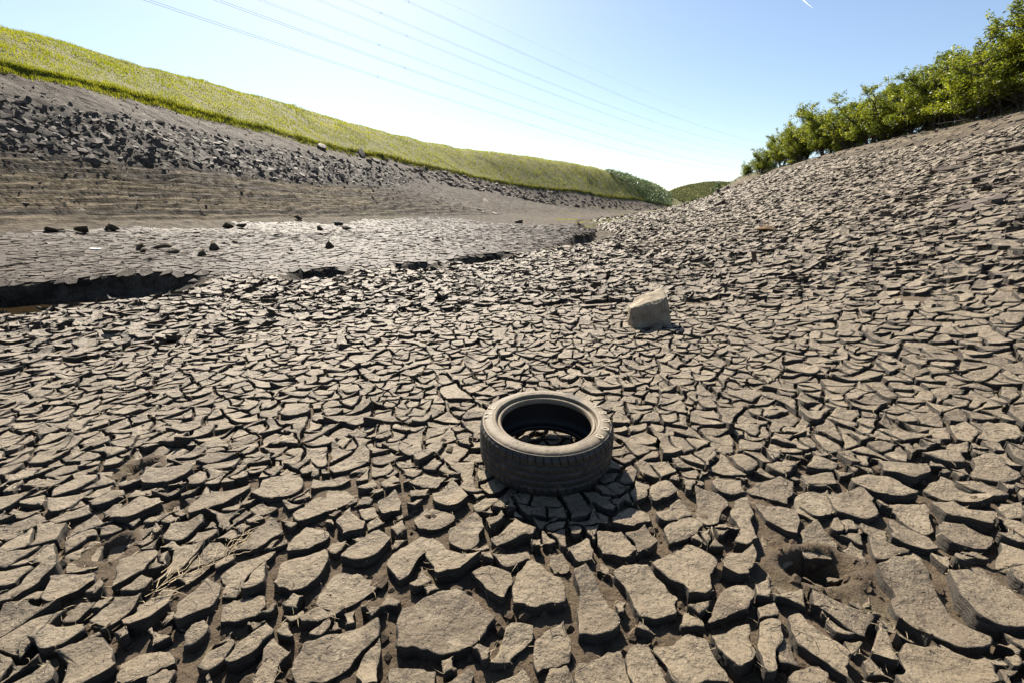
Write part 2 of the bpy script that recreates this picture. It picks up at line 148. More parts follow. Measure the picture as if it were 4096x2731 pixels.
  [(-1.371, 1.184), (-1.414, 1.244), (-1.313, 1.273), (-1.268, 1.241), (-1.255, 1.167), (-1.314, 1.108)],
  [(-1.506, 1.068), (-1.556, 1.147), (-1.440, 1.171), (-1.401, 1.136), (-1.434, 1.091), (-1.462, 1.061)],
  [(-1.076, 0.863), (-1.036, 0.886), (-0.934, 0.871), (-0.915, 0.853), (-0.969, 0.815), (-1.015, 0.803)],
  [(-0.954, 0.813), (-0.930, 0.838), (-0.898, 0.836), (-0.890, 0.787), (-0.941, 0.787)],
  [(-0.843, 0.839), (-0.844, 0.879), (-0.795, 0.917), (-0.781, 0.902), (-0.785, 0.852), (-0.802, 0.831)],
  [(-0.776, 0.852), (-0.771, 0.902), (-0.723, 0.957), (-0.685, 0.931), (-0.716, 0.879), (-0.760, 0.848)],
  [(-0.998, 1.252), (-0.992, 1.343), (-0.961, 1.425), (-0.881, 1.359), (-0.925, 1.259)],
  [(-1.329, 1.341), (-1.340, 1.395), (-1.235, 1.430), (-1.208, 1.392), (-1.239, 1.313)],
  [(-1.623, 1.442), (-1.611, 1.578), (-1.520, 1.564), (-1.468, 1.508), (-1.541, 1.439)],
  [(-1.817, 1.553), (-1.774, 1.631), (-1.696, 1.593), (-1.766, 1.529)],
  [(-1.806, 1.860), (-1.804, 2.020), (-1.709, 1.998), (-1.726, 1.917)],
  [(-1.878, 1.442), (-1.854, 1.491), (-1.795, 1.531), (-1.746, 1.487), (-1.826, 1.430)],
]
# ------------------------------------------------------------------ ground shape
def hash2(ix, iy, seed=0):
    n = (ix.astype(np.int64) * 374761393 + iy.astype(np.int64) * 668265263 + seed * 1442695041) & 0x7fffffff
    n = ((n ^ (n >> 13)) * 1274126177) & 0x7fffffff
    return ((n ^ (n >> 16)) & 0xffff) / 65535.0

def noise2(x, y, seed=0):
    """smooth value noise in -1..1"""
    x = np.asarray(x, float); y = np.asarray(y, float)
    ix = np.floor(x); iy = np.floor(y)
    fx = x - ix; fy = y - iy
    fx = fx * fx * fx * (fx * (fx * 6 - 15) + 10); fy = fy * fy * fy * (fy * (fy * 6 - 15) + 10)
    a = hash2(ix, iy, seed); b = hash2(ix + 1, iy, seed); c = hash2(ix, iy + 1, seed); d = hash2(ix + 1, iy + 1, seed)
    return ((a + (b - a) * fx) * (1 - fy) + (c + (d - c) * fx) * fy) * 2 - 1

def fbm(x, y, octaves=4, seed=0, gain=.5):
    s = 0.0; amp = 1.0; f = 1.0; tot = 0.0
    for o in range(octaves):
        s = s + amp * noise2(x * f + o * 17.3, y * f - o * 9.1, seed + o); tot += amp
        amp *= gain; f *= 2.03
    return s / tot

def sstep(a, b, v):
    t = np.clip((v - a) / (b - a), 0, 1)
    return t * t * (3 - 2 * t)

SV = np.array(SURVEY)
_cc = .04 * np.hypot(SV[:, 0], SV[:, 1]) + .2
def _kernel(x, y):
    d2 = (x[:, None] - SV[None, :, 0]) ** 2 + (y[:, None] - SV[None, :, 1]) ** 2
    return np.sqrt(d2 + _cc[None, :] ** 2)
def _solve():
    n = len(SV)
    A = np.zeros((n + 3, n + 3)); A[:n, :n] = _kernel(SV[:, 0], SV[:, 1])
    A[:n, n] = 1; A[:n, n + 1] = SV[:, 0]; A[:n, n + 2] = SV[:, 1]; A[n:, :n] = A[:n, n:].T
    b = np.zeros(n + 3); b[:n] = SV[:, 2]
    return np.linalg.solve(A, b)
_w = _solve()
def broad(x, y):
    out = np.empty(len(x))
    for i in range(0, len(x), 60000):
        xs, ys = x[i:i + 60000], y[i:i + 60000]
        out[i:i + 60000] = _kernel(xs, ys) @ _w[:len(SV)] + _w[-3] + _w[-2] * xs + _w[-1] * ys
    return out

CHN = np.array(CHANNEL)
# how deep the gully is cut at each vertex of its course, and half of its floor width
CH_DEPTH = np.array([.55, .55, .55, .52, .36, .10, .26, .20, .30, .12, .14, .45, .45, .5, .4, .3, .2])
CH_WIDTH = np.array([1.0, .95, .85, .75, .55, .35, .32, .25, .28, .2, .3, .5, .7, .9, 1.2, 1.4, 1.6])
def poly_dist(x, y, pts):
    """distance to a polyline, its signed side (+ = left of its direction) and the running vertex index"""
    best = np.full(len(x), 1e9); side = np.zeros(len(x)); at = np.zeros(len(x))
    for i in range(len(pts) - 1):
        a, b = pts[i], pts[i + 1]; d = b - a; L2 = d @ d
        t = np.clip(((x - a[0]) * d[0] + (y - a[1]) * d[1]) / L2, 0, 1)
        px, py = a[0] + t * d[0] - x, a[1] + t * d[1] - y
        r = np.hypot(px, py); m = r < best
        cr = d[0] * (y - a[1]) - d[1] * (x - a[0])
        best = np.where(m, r, best); side = np.where(m, np.sign(cr), side); at = np.where(m, i + t, at)
    return best, side, at
def gully(x, y):
    """carved depth of the stream gully: gentle near side, undercut far side"""
    wob = .35 * fbm(x * .9, y * .9, 3, 40)
    d, s, at = poly_dist(x, y, CHN)
    k = np.arange(len(CHN))
    dep = np.interp(at, k, CH_DEPTH); wid = np.interp(at, k, CH_WIDTH)
    sd = d * s + wob * wid + .10 * fbm(x * 4.2, y * 4.2, 3, 41)           # + = far side
    gap = np.clip(np.maximum.reduce([sstep(5.55, 5.8, at) * (1 - sstep(6.2, 6.4, at)), sstep(6.85, 7.0, at) * (1 - sstep(7.2, 7.35, at)), sstep(7.5, 7.8, at) * (1 - sstep(8.3, 8.6, at)), 1 - sstep(4.3, 4.9, at), sstep(9.5, 10.5, at)]), 0, 1)
    dep = dep * (.12 + .88 * gap)
    dep = dep * (1 + .25 * fbm(x * 1.7, y * 1.7, 2, 43))
    prof = np.where(sd > 0, 1 - sstep(wid * .9, wid * .9 + .13, sd), 1 - sstep(wid * .5, wid * 1.6 + .5, -sd))
    return dep * prof, sd, at
PITS = []          # (x, y, radius along x, radius along y, depth)
def shore_u(x, y):
    """> 0 outside the old waterline (vegetated), < 0 on the drained bed; metres"""
    dl, sl, _ = poly_dist(x, y, SHL); dr, sr, _ = poly_dist(x, y, SHR)
    ul = dl * sl; ur = -dr * sr
    return ul, ur
SHL = np.array(SHORE_LEFT)                     # runs away from the camera on the left bank
SHR = np.array(SHORE_RIGHT)[::1]               # runs away from the camera on the right bank
SHL = np.vstack([[SHL[0] + (SHL[0] - SHL[1]) * 4], SHL])
SHR = np.vstack([[SHR[0] + (SHR[0] - SHR[1]) * 3], SHR])
def terrain(x, y, pits=True):
    x = np.asarray(x, float).ravel(); y = np.asarray(y, float).ravel()
    z = broad(x, y)
    r = np.hypot(x, y)
    ul, ur = shore_u(x, y)
    g, sd, at = gully(x, y)
    far_side = sstep(0, 2, sd) * (at < 13)
    # shoreline terraces cut into the left bank
    left_bank = sstep(.5, 1.0, z) * (ul < 0) * sstep(2, 6, sd) * (x < 12)
    low = left_bank * (1 - sstep(3.2, 4.6, z))
    wv = z / .30 + .35 * fbm(x * .12, y * .12, 2, 7) + .12 * fbm(x * .7, y * .7, 2, 8)
    fr = wv - np.floor(wv)
    z = z + low * .27 * (sstep(.6, .98, fr) - fr)
    # terraces under the right-hand trees
    rb = sstep(4.8, 5.6, z) * (ur < 0) * (x > 15)
    wv2 = z / .62 + .15 * fbm(x * .2, y * .2, 2, 9)
    fr2 = wv2 - np.floor(wv2)
    z = z + rb * .16 * (sstep(.0, .8, fr2) - fr2)
    rough = left_bank * .16 + sstep(10, 60, r) * .05
    z = z + rough * fbm(x * .8, y * .8, 4, 3) + .03 * fbm(x * .35, y * .35, 3, 5) * sstep(1.5, 6, r)
    hill = sstep(0, 6, np.maximum(ul, ur))
    z = z + hill * (.35 * fbm(x * .22, y * .22, 3, 11) + .13 * fbm(x * .9, y * .9, 3, 12)) * sstep(20, 40, r)
    z = z + hill * sstep(300, 420, r) * 3.0 * fbm(x * .02, y * .02, 4, 15)
    z = z - g
    # the grass edge is a small turf step
    z = z + sstep(-.25, .12, ul + .25 * fbm(x * .8, y * .8, 2, 21)) * .28 * (x < 30) * sstep(8, 20, r)
    if pits:
        for px, py, rx, ry, dp in PITS:
            q = np.hypot((x - px) / rx, (y - py) / ry)
            q = q + .18 * noise2(x * 9, y * 9, 77)
            z = z - dp * (1 - sstep(.15, 1.0, q)) + dp * .10 * np.exp(-((q - 1.15) / .2) ** 2)
    return z
def terrain1(x, y): return float(terrain(np.array([x]), np.array([y]))[0])
# ------------------------------------------------------------------ mesh and material helpers
def link(o, parent=None):
    COL.objects.link(o)
    if parent is not None: o.parent = parent
    return o
def mesh_np(name, verts, faces, mats=(), midx=None, smooth=None, attrs=None):
    """faces: list of int arrays of shape (M, k)"""
    me = bpy.data.meshes.new(name)
    verts = np.asarray(verts, np.float32)
    me.vertices.add(len(verts)); me.vertices.foreach_set('co', verts.ravel())
    faces = [np.asarray(f, np.int32) for f in faces if len(f)]
    nl = sum(f.size for f in faces); npoly = sum(len(f) for f in faces)
    me.loops.add(nl); me.polygons.add(npoly)
    me.loops.foreach_set('vertex_index', np.concatenate([f.ravel() for f in faces]))
    tot = np.concatenate([np.full(len(f), f.shape[1], np.int32) for f in faces])
    me.polygons.foreach_set('loop_start', np.concatenate([[0], np.cumsum(tot)[:-1]]).astype(np.int32))
    me.polygons.foreach_set('loop_total', tot)
    for m in mats: me.materials.append(m)
    if midx is not None: me.polygons.foreach_set('material_index', np.asarray(midx, np.int32))
    me.polygons.foreach_set('use_smooth', np.full(npoly, bool(smooth)) if np.isscalar(smooth) or smooth is None else np.asarray(smooth, bool))
    for k, v in (attrs or {}).items():
        v = np.asarray(v, np.float32)
        if v.ndim == 1:
            a = me.attributes.new(k, 'FLOAT', 'POINT'); a.data.foreach_set('value', v)
        else:
            a = me.attributes.new(k, 'FLOAT_COLOR', 'POINT')
            if v.shape[1] == 3: v = np.hstack([v, np.ones((len(v), 1), np.float32)])
            a.data.foreach_set('color', v.ravel())
    me.update(calc_edges=True)
    return me
def obj_np(name, *a, parent=None, label=None, cat=None, group=None, kind=None, **k):
    o = bpy.data.objects.new(name, mesh_np(name, *a, **k))
    link(o, parent); tag(o, label, cat, group, kind)
    return o
def tag(o, label=None, cat=None, group=None, kind=None):
    if label: o['label'] = label
    if cat: o['category'] = cat
    if group: o['group'] = group
    if kind: o['kind'] = kind
    return o
def empty(name, loc=(0, 0, 0), rot=(0, 0, 0)):
    o = bpy.data.objects.new(name, None); o.location = loc; o.rotation_euler = rot; o.empty_display_size = .1
    return link(o)

class NT:
    """tiny node-tree builder"""
    def __init__(self, name):
        self.m = bpy.data.materials.new(name); self.m.use_nodes = True
        self.t = self.m.node_tree; self.n = self.t.nodes
        self.b = self.n['Principled BSDF']; self.out = self.n['Material Output']
        self.pos = self.n.new('ShaderNodeNewGeometry')
    def sock(self, v, s):
        if isinstance(v, bpy.types.NodeSocket): self.t.links.new(v, s)
        elif isinstance(v, (tuple, list)):
            s.default_value = tuple(v) + ((1,) if len(v) == 3 and len(s.default_value) == 4 else ())
        else: s.default_value = v
    def set(self, **k):
        for a, v in k.items(): self.sock(v, self.b.inputs[a.replace('_', ' ')])
    def noise(self, scale, detail=4, rough=.55, vec=None, dist=0.0):
        n = self.n.new('ShaderNodeTexNoise'); n.inputs['Scale'].default_value = scale
        n.inputs['Detail'].default_value = detail; n.inputs['Roughness'].default_value = rough; n.inputs['Distortion'].default_value = dist
        self.t.links.new(vec or self.pos.outputs['Position'], n.inputs['Vector']); return n.outputs['Fac']
    def voro(self, scale, feature='DISTANCE_TO_EDGE', vec=None):
        n = self.n.new('ShaderNodeTexVoronoi'); n.feature = feature; n.inputs['Scale'].default_value = scale
        self.t.links.new(vec or self.pos.outputs['Position'], n.inputs['Vector']); return n.outputs['Distance']
    def warp(self, amount, scale):
        n = self.n.new('ShaderNodeTexNoise'); n.inputs['Scale'].default_value = scale; n.inputs['Detail'].default_value = 3
        self.t.links.new(self.pos.outputs['Position'], n.inputs['Vector'])
        v = self.n.new('ShaderNodeVectorMath'); v.operation = 'MULTIPLY_ADD'
        self.t.links.new(n.outputs['Color'], v.inputs[0]); v.inputs[1].default_value = (amount,) * 3
        self.t.links.new(self.pos.outputs['Position'], v.inputs[2]); return v.outputs[0]
    def scaled(self, s):
        v = self.n.new('ShaderNodeVectorMath'); v.operation = 'MULTIPLY'
        self.t.links.new(self.pos.outputs['Position'], v.inputs[0]); v.inputs[1].default_value = s; return v.outputs[0]
    def ramp(self, f, a, b, lo=0.0, hi=1.0):
        n = self.n.new('ShaderNodeMapRange'); n.interpolation_type = 'SMOOTHSTEP'
        self.sock(f, n.inputs['Value']); n.inputs['From Min'].default_value = a; n.inputs['From Max'].default_value = b
        n.inputs['To Min'].default_value = lo; n.inputs['To Max'].default_value = hi; return n.outputs['Result']
    def mix(self, f, a, b, blend='MIX'):
        n = self.n.new('ShaderNodeMix'); n.data_type = 'RGBA'; n.blend_type = blend
        self.sock(f, n.inputs[0]); self.sock(a, n.inputs[6]); self.sock(b, n.inputs[7]); return n.outputs[2]
    def math(self, op, a, b=0.0):
        n = self.n.new('ShaderNodeMath'); n.operation = op; self.sock(a, n.inputs[0]); self.sock(b, n.inputs[1]); return n.outputs[0]
    def attr(self, name, col=False):
        n = self.n.new('ShaderNodeAttribute'); n.attribute_name = name; return n.outputs['Color' if col else 'Fac']
    def bump(self, h, strength=.5, dist=.01, prev=None):
        n = self.n.new('ShaderNodeBump'); n.inputs['Strength'].default_value = strength; n.inputs['Distance'].default_value = dist
        self.sock(h, n.inputs['Height'])
        if prev is not None: self.t.links.new(prev, n.inputs['Normal'])
        return n.outputs['Normal']
    def leafy(self, col, trans=.45, rough=.5):
        """leaf shading: diffuse plus light passing through"""
        self.set(Base_Color=col, Roughness=rough)
        tr = self.n.new('ShaderNodeBsdfTranslucent'); self.sock(col, tr.inputs['Color'])
        mx = self.n.new('ShaderNodeMixShader'); mx.inputs[0].default_value = trans
        self.t.links.new(self.b.outputs[0], mx.inputs[1]); self.t.links.new(tr.outputs[0], mx.inputs[2])
        self.t.links.new(mx.outputs[0], self.out.inputs['Surface']); return self.m

def mat_mud_top():
    k = NT('dried_mud')
    tone = k.attr('tone')
    c = k.mix(tone, (0.122, 0.093, 0.060), (0.204, 0.161, 0.105))
    big = k.noise(9, 4, .6)
    c = k.mix(k.ramp(big, .50, .74), c, (0.235, 0.190, 0.128))
    c = k.mix(k.ramp(k.noise(23, 5, .7), .48, .30), c, (0.092, 0.070, 0.045))
    spk = k.noise(150, 3, .6)
    c = k.mix(k.ramp(spk, .60, .70), c, (0.281, 0.240, 0.170))
    wv = k.warp(.05, 14)
    e = k.voro(15, vec=wv)
    crack = k.math('MULTIPLY', k.ramp(e, .030, .004), k.ramp(k.noise(6, 2), .57, .66))
    pit = k.ramp(k.noise(75, 2, .5), .36, .27)
    c = k.mix(k.math('MULTIPLY', k.math('MAXIMUM', crack, k.math('MULTIPLY', pit, .7)), .85), c, (0.037, 0.028, 0.017))
    n1 = k.bump(k.noise(34, 9, .68), .85, .03)
    n2 = k.bump(k.noise(8, 4, .6), .6, .04, n1)
    n3 = k.bump(k.math('SUBTRACT', 1.0, k.math('MAXIMUM', crack, pit)), .9, .006, n2)
    k.set(Base_Color=c, Roughness=.62, Normal=n3, Specular_IOR_Level=.35)
    return k.m
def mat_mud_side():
    k = NT('damp_mud_edge_shade')
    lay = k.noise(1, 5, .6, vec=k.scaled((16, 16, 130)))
    c = k.mix(k.ramp(lay, .35, .7), (0.025, 0.019, 0.012), (0.054, 0.042, 0.028))  # moist mud tones, darkened further so shade on the plate sides is painted in
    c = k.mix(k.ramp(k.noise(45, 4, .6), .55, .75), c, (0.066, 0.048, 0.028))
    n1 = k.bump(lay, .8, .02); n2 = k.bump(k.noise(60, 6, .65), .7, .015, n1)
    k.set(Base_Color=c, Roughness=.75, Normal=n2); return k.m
def mat_silt():
    """thin-cracked flat across the gully: smooth grey silt"""
    k = NT('pale_silt')
    c = k.mix(k.attr('tone'), (.050, .039, .029), (.092, .073, .054))
    c = k.mix(k.ramp(k.noise(1.1, 5, .65), .36, .62), k.mix(.45, c, (.03, .024, .018)), c)
    k.set(Base_Color=c, Roughness=.6, Normal=k.bump(k.noise(25, 6, .65), .7, .03), Specular_IOR_Level=.1); return k.m
def mat_soil():
    k = NT('crumbly_soil')
    c = k.mix(k.noise(22, 6, .65), (0.051, 0.034, 0.019), (0.129, 0.088, 0.048))
    c = k.mix(k.ramp(k.noise(5, 3), .5, .75), c, (0.096, 0.073, 0.037))
    c = k.mix(k.ramp(k.noise(190, 2, .5), .62, .72), c, (0.216, 0.158, 0.085))
    n1 = k.bump(k.noise(55, 8, .7), 1.0, .03)
    k.set(Base_Color=c, Roughness=.9, Normal=n1); return k.m
def mat_bed():
    """open bed and banks: colour class per vertex, broken up by grain"""
    k = NT('lake_bed')
    col = k.attr('Col', True)
    f = k.noise(2.2, 7, .68); g = k.noise(13, 6, .7)
    c = k.mix(k.ramp(f, .32, .68), k.mix(.5, col, (0, 0, 0)), k.mix(.08, col, (1, .93, .8)))
    c = k.mix(k.ramp(g, .52, .36), c, k.mix(.6, c, (0.018, 0.014, 0.010)))
    st = k.noise(1, 5, .7, vec=k.scaled((.30, .30, 7.5)))
    c = k.mix(k.math('MULTIPLY', k.attr('band'), k.ramp(st, .50, .38)), c, k.mix(.75, c, (.012, .009, .007)))
    n1 = k.bump(g, 1.0, .10); n2 = k.bump(f, 1.0, .35, n1)
    n2 = k.bump(k.math('MULTIPLY', st, k.attr('band')), 1.0, .30, n2)
    k.set(Base_Color=c, Roughness=.85, Normal=n2, Specular_IOR_Level=.12); return k.m
def mat_stone(name, a, b, sc=9, rough=.75, lichen=None):
    k = NT(name); k.set(Specular_IOR_Level=.2)
    c = k.mix(k.ramp(k.noise(sc, 6, .65), .3, .7), a, b)
    c = k.mix(k.ramp(k.noise(sc * 7, 3, .6), .62, .72), c, tuple(v * 1.5 for v in b))
    if lichen: c = k.mix(k.ramp(k.noise(sc * .6, 3), .55, .7), c, lichen)
    k.set(Base_Color=c, Roughness=rough, Normal=k.bump(k.noise(sc * 3, 8, .65), .6, .03)); return k.m
def mat_plain(name, col, rough=.6, metal=0.0):
    k = NT(name); c = k.mix(k.noise(30, 4, .6), tuple(v * .75 for v in col), tuple(min(1, v * 1.2) for v in col))
    k.set(Base_Color=c, Roughness=rough, Metallic=metal); return k.m
def mat_leaf(name, lo, hi, trans=.5):
    k = NT(name); c = k.mix(k.attr('tone'), lo, hi)
    c = k.mix(k.ramp(k.noise(.45, 3), .35, .65), k.mix(.4, c, lo), c)
    return k.leafy(c, trans, .45)
def mat_turf(name, lo, hi, sc=1.3):
    k = NT(name); f = k.noise(sc, 6, .65)
    c = k.mix(k.ramp(f, .3, .7), lo, hi)
    k.set(Base_Color=c, Roughness=.9, Normal=k.bump(k.noise(sc * 4, 6, .7), 1.0, .25)); return k.m

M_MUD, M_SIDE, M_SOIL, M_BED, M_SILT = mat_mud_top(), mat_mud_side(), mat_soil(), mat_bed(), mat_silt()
M_TURF = mat_turf('turf', (.085, .088, .014), (.19, .165, .035))
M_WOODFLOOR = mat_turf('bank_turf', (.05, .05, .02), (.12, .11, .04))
M_BLADE = mat_leaf('grass_blade', (.13, .165, .006), (.46, .44, .022), .6)
M_DRYBLADE = mat_leaf('rush_blade', (.045, .05, .018), (.12, .105, .04), .4)
M_FERN = mat_leaf('bracken_frond', (.05, .085, .032), (.21, .27, .12), .4)
M_HEATH = mat_leaf('heath_tuft', (.06, .085, .025), (.19, .17, .07), .4)
M_LEAF = mat_leaf('tree_leaf', (.055, .09, .010), (.36, .38, .025), .6)
M_OAK = mat_leaf('oak_leaf', (.022, .05, .014), (.09, .14, .035), .4)
M_BARK = mat_plain('bark', (.055, .045, .035), .85)
M_SLATE = mat_stone('slate', (.028, .021, .015), (.080, .062, .045), 4)
M_SHORE = mat_stone('shore_stone', (.040, .031, .025), (.115, .090, .070), 3)
M_SAND = mat_stone('pale_sandstone', (.20, .16, .11), (.34, .29, .22), 8, .8)
M_FIBRE = mat_plain('dry_root', (.42, .33, .20), .8)
# ------------------------------------------------------------------ the drained bed: one polar sheet round the photographer's feet out to the ridges
SHR = np.vstack([SHR, SHL[-1] + np.array([6.0, -4.0])])
PITS += [(1.07, 1.19, .13, .085, .14), (-1.50, 1.30, .06, .07, .12), (-1.845, 1.85, .07, .07, .12), (-1.43, 1.535, .05, .05, .08)]
def zones(x, y, z=None):
    """weights of thick near plates (A) and thin-cracked far flat (B), plus bookkeeping"""
    if z is None: z = terrain(x, y)
    g, sd, at = gully(x, y)
    k = np.arange(len(CHN)); wid = np.interp(at, k, CH_WIDTH)
    ul, ur = shore_u(x, y); r = np.hypot(x, y)
    wob = .5 * fbm(x * .3, y * .3, 2, 61)
    A = (sd < np.where(g < .05, -.02, -wid * 1.0 - .05)) & (ur < -2) & (z < 6.1 + .5 * wob) & (r < 75) & (y > -2.5)
    B = (sd > np.where(g < .05, .1, wid * 1.15 + .1)) & (ul < -2) & (z < .42 + .6 * wob) & (r < 60) & (at < 13)
    return A, B, sd, at, ul, ur, g

def polar_axes():
    az = np.concatenate([np.radians(np.arange(-63, 63.01, .28)), np.radians(np.arange(66, 297.1, 3.0))])
    R = [.02, .1, .2, .3]
    while R[-1] < 9.5: R.append(R[-1] * 1.0125)
    while R[-1] < 18: R.append(R[-1] + .065)
    while R[-1] < 20: R.append(R[-1] + .14)
    while R[-1] < 36: R.append(R[-1] + .13)
    while R[-1] < 62: R.append(R[-1] + .22)
    while R[-1] < 1100: R.append(R[-1] * 1.021)
    return az, np.array(R)
AZ, RR = polar_axes()
nA, nR = len(AZ), len(RR)
gx = (RR[:, None] * np.sin(AZ)[None, :]).ravel(); gy = (RR[:, None] * np.cos(AZ)[None, :]).ravel()
gz = terrain(gx, gy)
inA, inB, g_sd, g_at, g_ul, g_ur, g_cut = zones(gx, gy, gz)
g_r = np.hypot(gx, gy)
crumb = fbm(gx * 18, gy * 18, 4, 71, .6)
gz_bed = gz.copy()
gz_bed -= inA * (np.interp(g_r, [0, 6, 20, 60], [.033, .036, .045, .045]) + .014 * crumb * (g_r < 12) + .020 * fbm(gx * 3.1, gy * 3.1, 3, 74) * (g_r < 12)) + inB * .03
gz_bed += .01 * crumb * (~inA) * (g_r < 30)
gully_rough = sstep(.02, .12, g_cut)
gz_bed += gully_rough * .07 * fbm(gx * 2.3, gy * 2.3, 4, 73, .6)

# colour of the ground itself, by what lies there
def C3(*v): return np.array(v)
colr = np.tile(C3(0.135, 0.105, 0.070), (len(gx), 1))
def paint(mask, c):
    global colr
    m = np.clip(mask, 0, 1)[:, None]; colr = colr * (1 - m) + C3(*c) * m
n_lo = fbm(gx * .10, gy * .10, 4, 81); n_hi = fbm(gx * .5, gy * .5, 4, 82); n_str = fbm(gx * .12, gz * 4.5, 4, 83)
bank = sstep(.35, 1.1, gz) * (g_ul < 0) * sstep(1, 4, g_sd) * (gx < 40)
paint(inB * 1.0, (.060, .048, .036))
paint(bank, (.092, .070, .050))
paint(bank * sstep(-.1, .5, n_hi + .5 * n_lo) * .6, (.060, .046, .034))
sandband = bank * (1 - sstep(3.3, 4.5, gz + .6 * n_lo)) * sstep(-.22, .25, n_str + .35 * n_lo) * (gx < -3)
paint(sandband, (.235, .178, .098))
slz = bank * sstep(3.4, 4.4, gz + .5 * n_lo) * (1 - sstep(6.7, 7.9, gz + .5 * n_lo)) * (1 - sstep(-16, -8, gx + 2 * n_lo))
paint(slz * .85, (.050, .039, .030))
paint(bank * sstep(7.6, 8.4, gz) * .7, (.125, .095, .070))
farbed = sstep(28, 50, g_r) * (g_ul < 0) * (g_ur < 0) * (gz < 3.2) * (gx > -14)
paint(farbed * .8, (0.090, 0.068, 0.045))
paint(farbed * sstep(.25, .5, n_lo) * .6, (0.096, 0.090, 0.025))
rb = (gx > 12) * (g_ur < 0) * sstep(6.0, 6.6, gz)
paint(rb * .8, (0.144, 0.110, 0.072))
paint(rb * sstep(6.7, 6.9, gz + .12 * n_hi) * (1 - sstep(7.3, 7.5, gz + .12 * n_hi)), (0.222, 0.175, 0.117))
paint(rb * sstep(7.4, 7.6, gz + .1 * n_hi) * (1 - sstep(7.7, 7.9, gz + .1 * n_hi)) * .8, (0.204, 0.158, 0.100))
paint(gully_rough * (g_at < 9), (0.045, 0.034, 0.022))
paint(inA * 1.0, (0.090, 0.065, 0.037))

band = np.clip(bank * (1 - sstep(4.0, 5.2, gz)) + .5 * rb, 0, 1)
ii, jj = np.meshgrid(np.arange(nR - 1), np.arange(nA), indexing='ij')
j2 = (jj + 1) % nA
quads = np.stack([ii * nA + jj, (ii + 1) * nA + jj, (ii + 1) * nA + j2, ii * nA + j2], -1).reshape(-1, 4)[:, ::-1]
fc_ul = g_ul[quads].mean(1); fc_ur = g_ur[quads].mean(1); fc_r = g_r[quads].mean(1)
fc_y = gy[quads].mean(1); fc_x = gx[quads].mean(1)
veg_l = (fc_ul > 0) & (fc_r > 15); veg_r = (fc_ur > 0) & (fc_r > 15) & ~veg_l
bedf = ~(veg_l | veg_r)
fA = inA[quads].mean(1) > .6
def sub_sheet(name, mask, mats, midx=None, **kw):
    q = quads[mask]; u, inv = np.unique(q.ravel(), return_inverse=True)
    v = np.stack([gx[u], gy[u], gz_bed[u]], -1)
    return obj_np(name, v, [inv.reshape(-1, 4)], mats, None if midx is None else midx[mask], True, {'Col': colr[u], 'band': band[u]}, kind='structure', **kw)
LAKEBED = sub_sheet('lakebed', bedf, [M_BED, M_SOIL], (fA & (fc_r < 14)).astype(int))
tag(LAKEBED, 'drained reservoir bed of cracked brown mud between two banks')
sub_sheet('hillside', veg_l, [M_TURF])['label'] = 'steep bright green grassy hillside above the left bank'
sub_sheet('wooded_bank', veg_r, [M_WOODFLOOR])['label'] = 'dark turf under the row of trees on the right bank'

# ------------------------------------------------------------------ mud plates
def voronoi(pts):
    """cells of the inner seeds as {vertex count: (ids, polygons)}"""
    res = mgeo.delaunay_2d_cdt([Vector(p) for p in pts], [], [], 0, 1e-7, False)
    vo = np.array([v[:] for v in res[0]]); tri = np.array(res[2])
    a, b, c = vo[tri[:, 0]], vo[tri[:, 1]], vo[tri[:, 2]]
    d = 2 * (a[:, 0] * (b[:, 1] - c[:, 1]) + b[:, 0] * (c[:, 1] - a[:, 1]) + c[:, 0] * (a[:, 1] - b[:, 1]))
    d = np.where(np.abs(d) < 1e-12, 1e-12, d)
    a2, b2, c2 = (a ** 2).sum(1), (b ** 2).sum(1), (c ** 2).sum(1)
    cc = np.stack([(a2 * (b[:, 1] - c[:, 1]) + b2 * (c[:, 1] - a[:, 1]) + c2 * (a[:, 1] - b[:, 1])) / d,
                   (a2 * (c[:, 0] - b[:, 0]) + b2 * (a[:, 0] - c[:, 0]) + c2 * (b[:, 0] - a[:, 0])) / d], -1)
    vid = tri.ravel(); tid = np.repeat(np.arange(len(tri)), 3)
    ang = np.arctan2(cc[tid, 1] - vo[vid, 1], cc[tid, 0] - vo[vid, 0])
    o = np.lexsort((ang, vid)); vid, tid = vid[o], tid[o]
    st = np.searchsorted(vid, np.arange(len(vo))); cnt = np.diff(np.append(st, len(vid)))
    near = np.hypot(*(cc[tid] - vo[vid]).T)
    big = np.zeros(len(vo)); np.maximum.at(big, vid, near)
    out = {}
    for n in range(3, 14):
        ids = np.where(cnt == n)[0]
        if len(ids): out[n] = (vo[ids], cc[tid[st[ids][:, None] + np.arange(n)[None, :]]], big[ids])
    return out

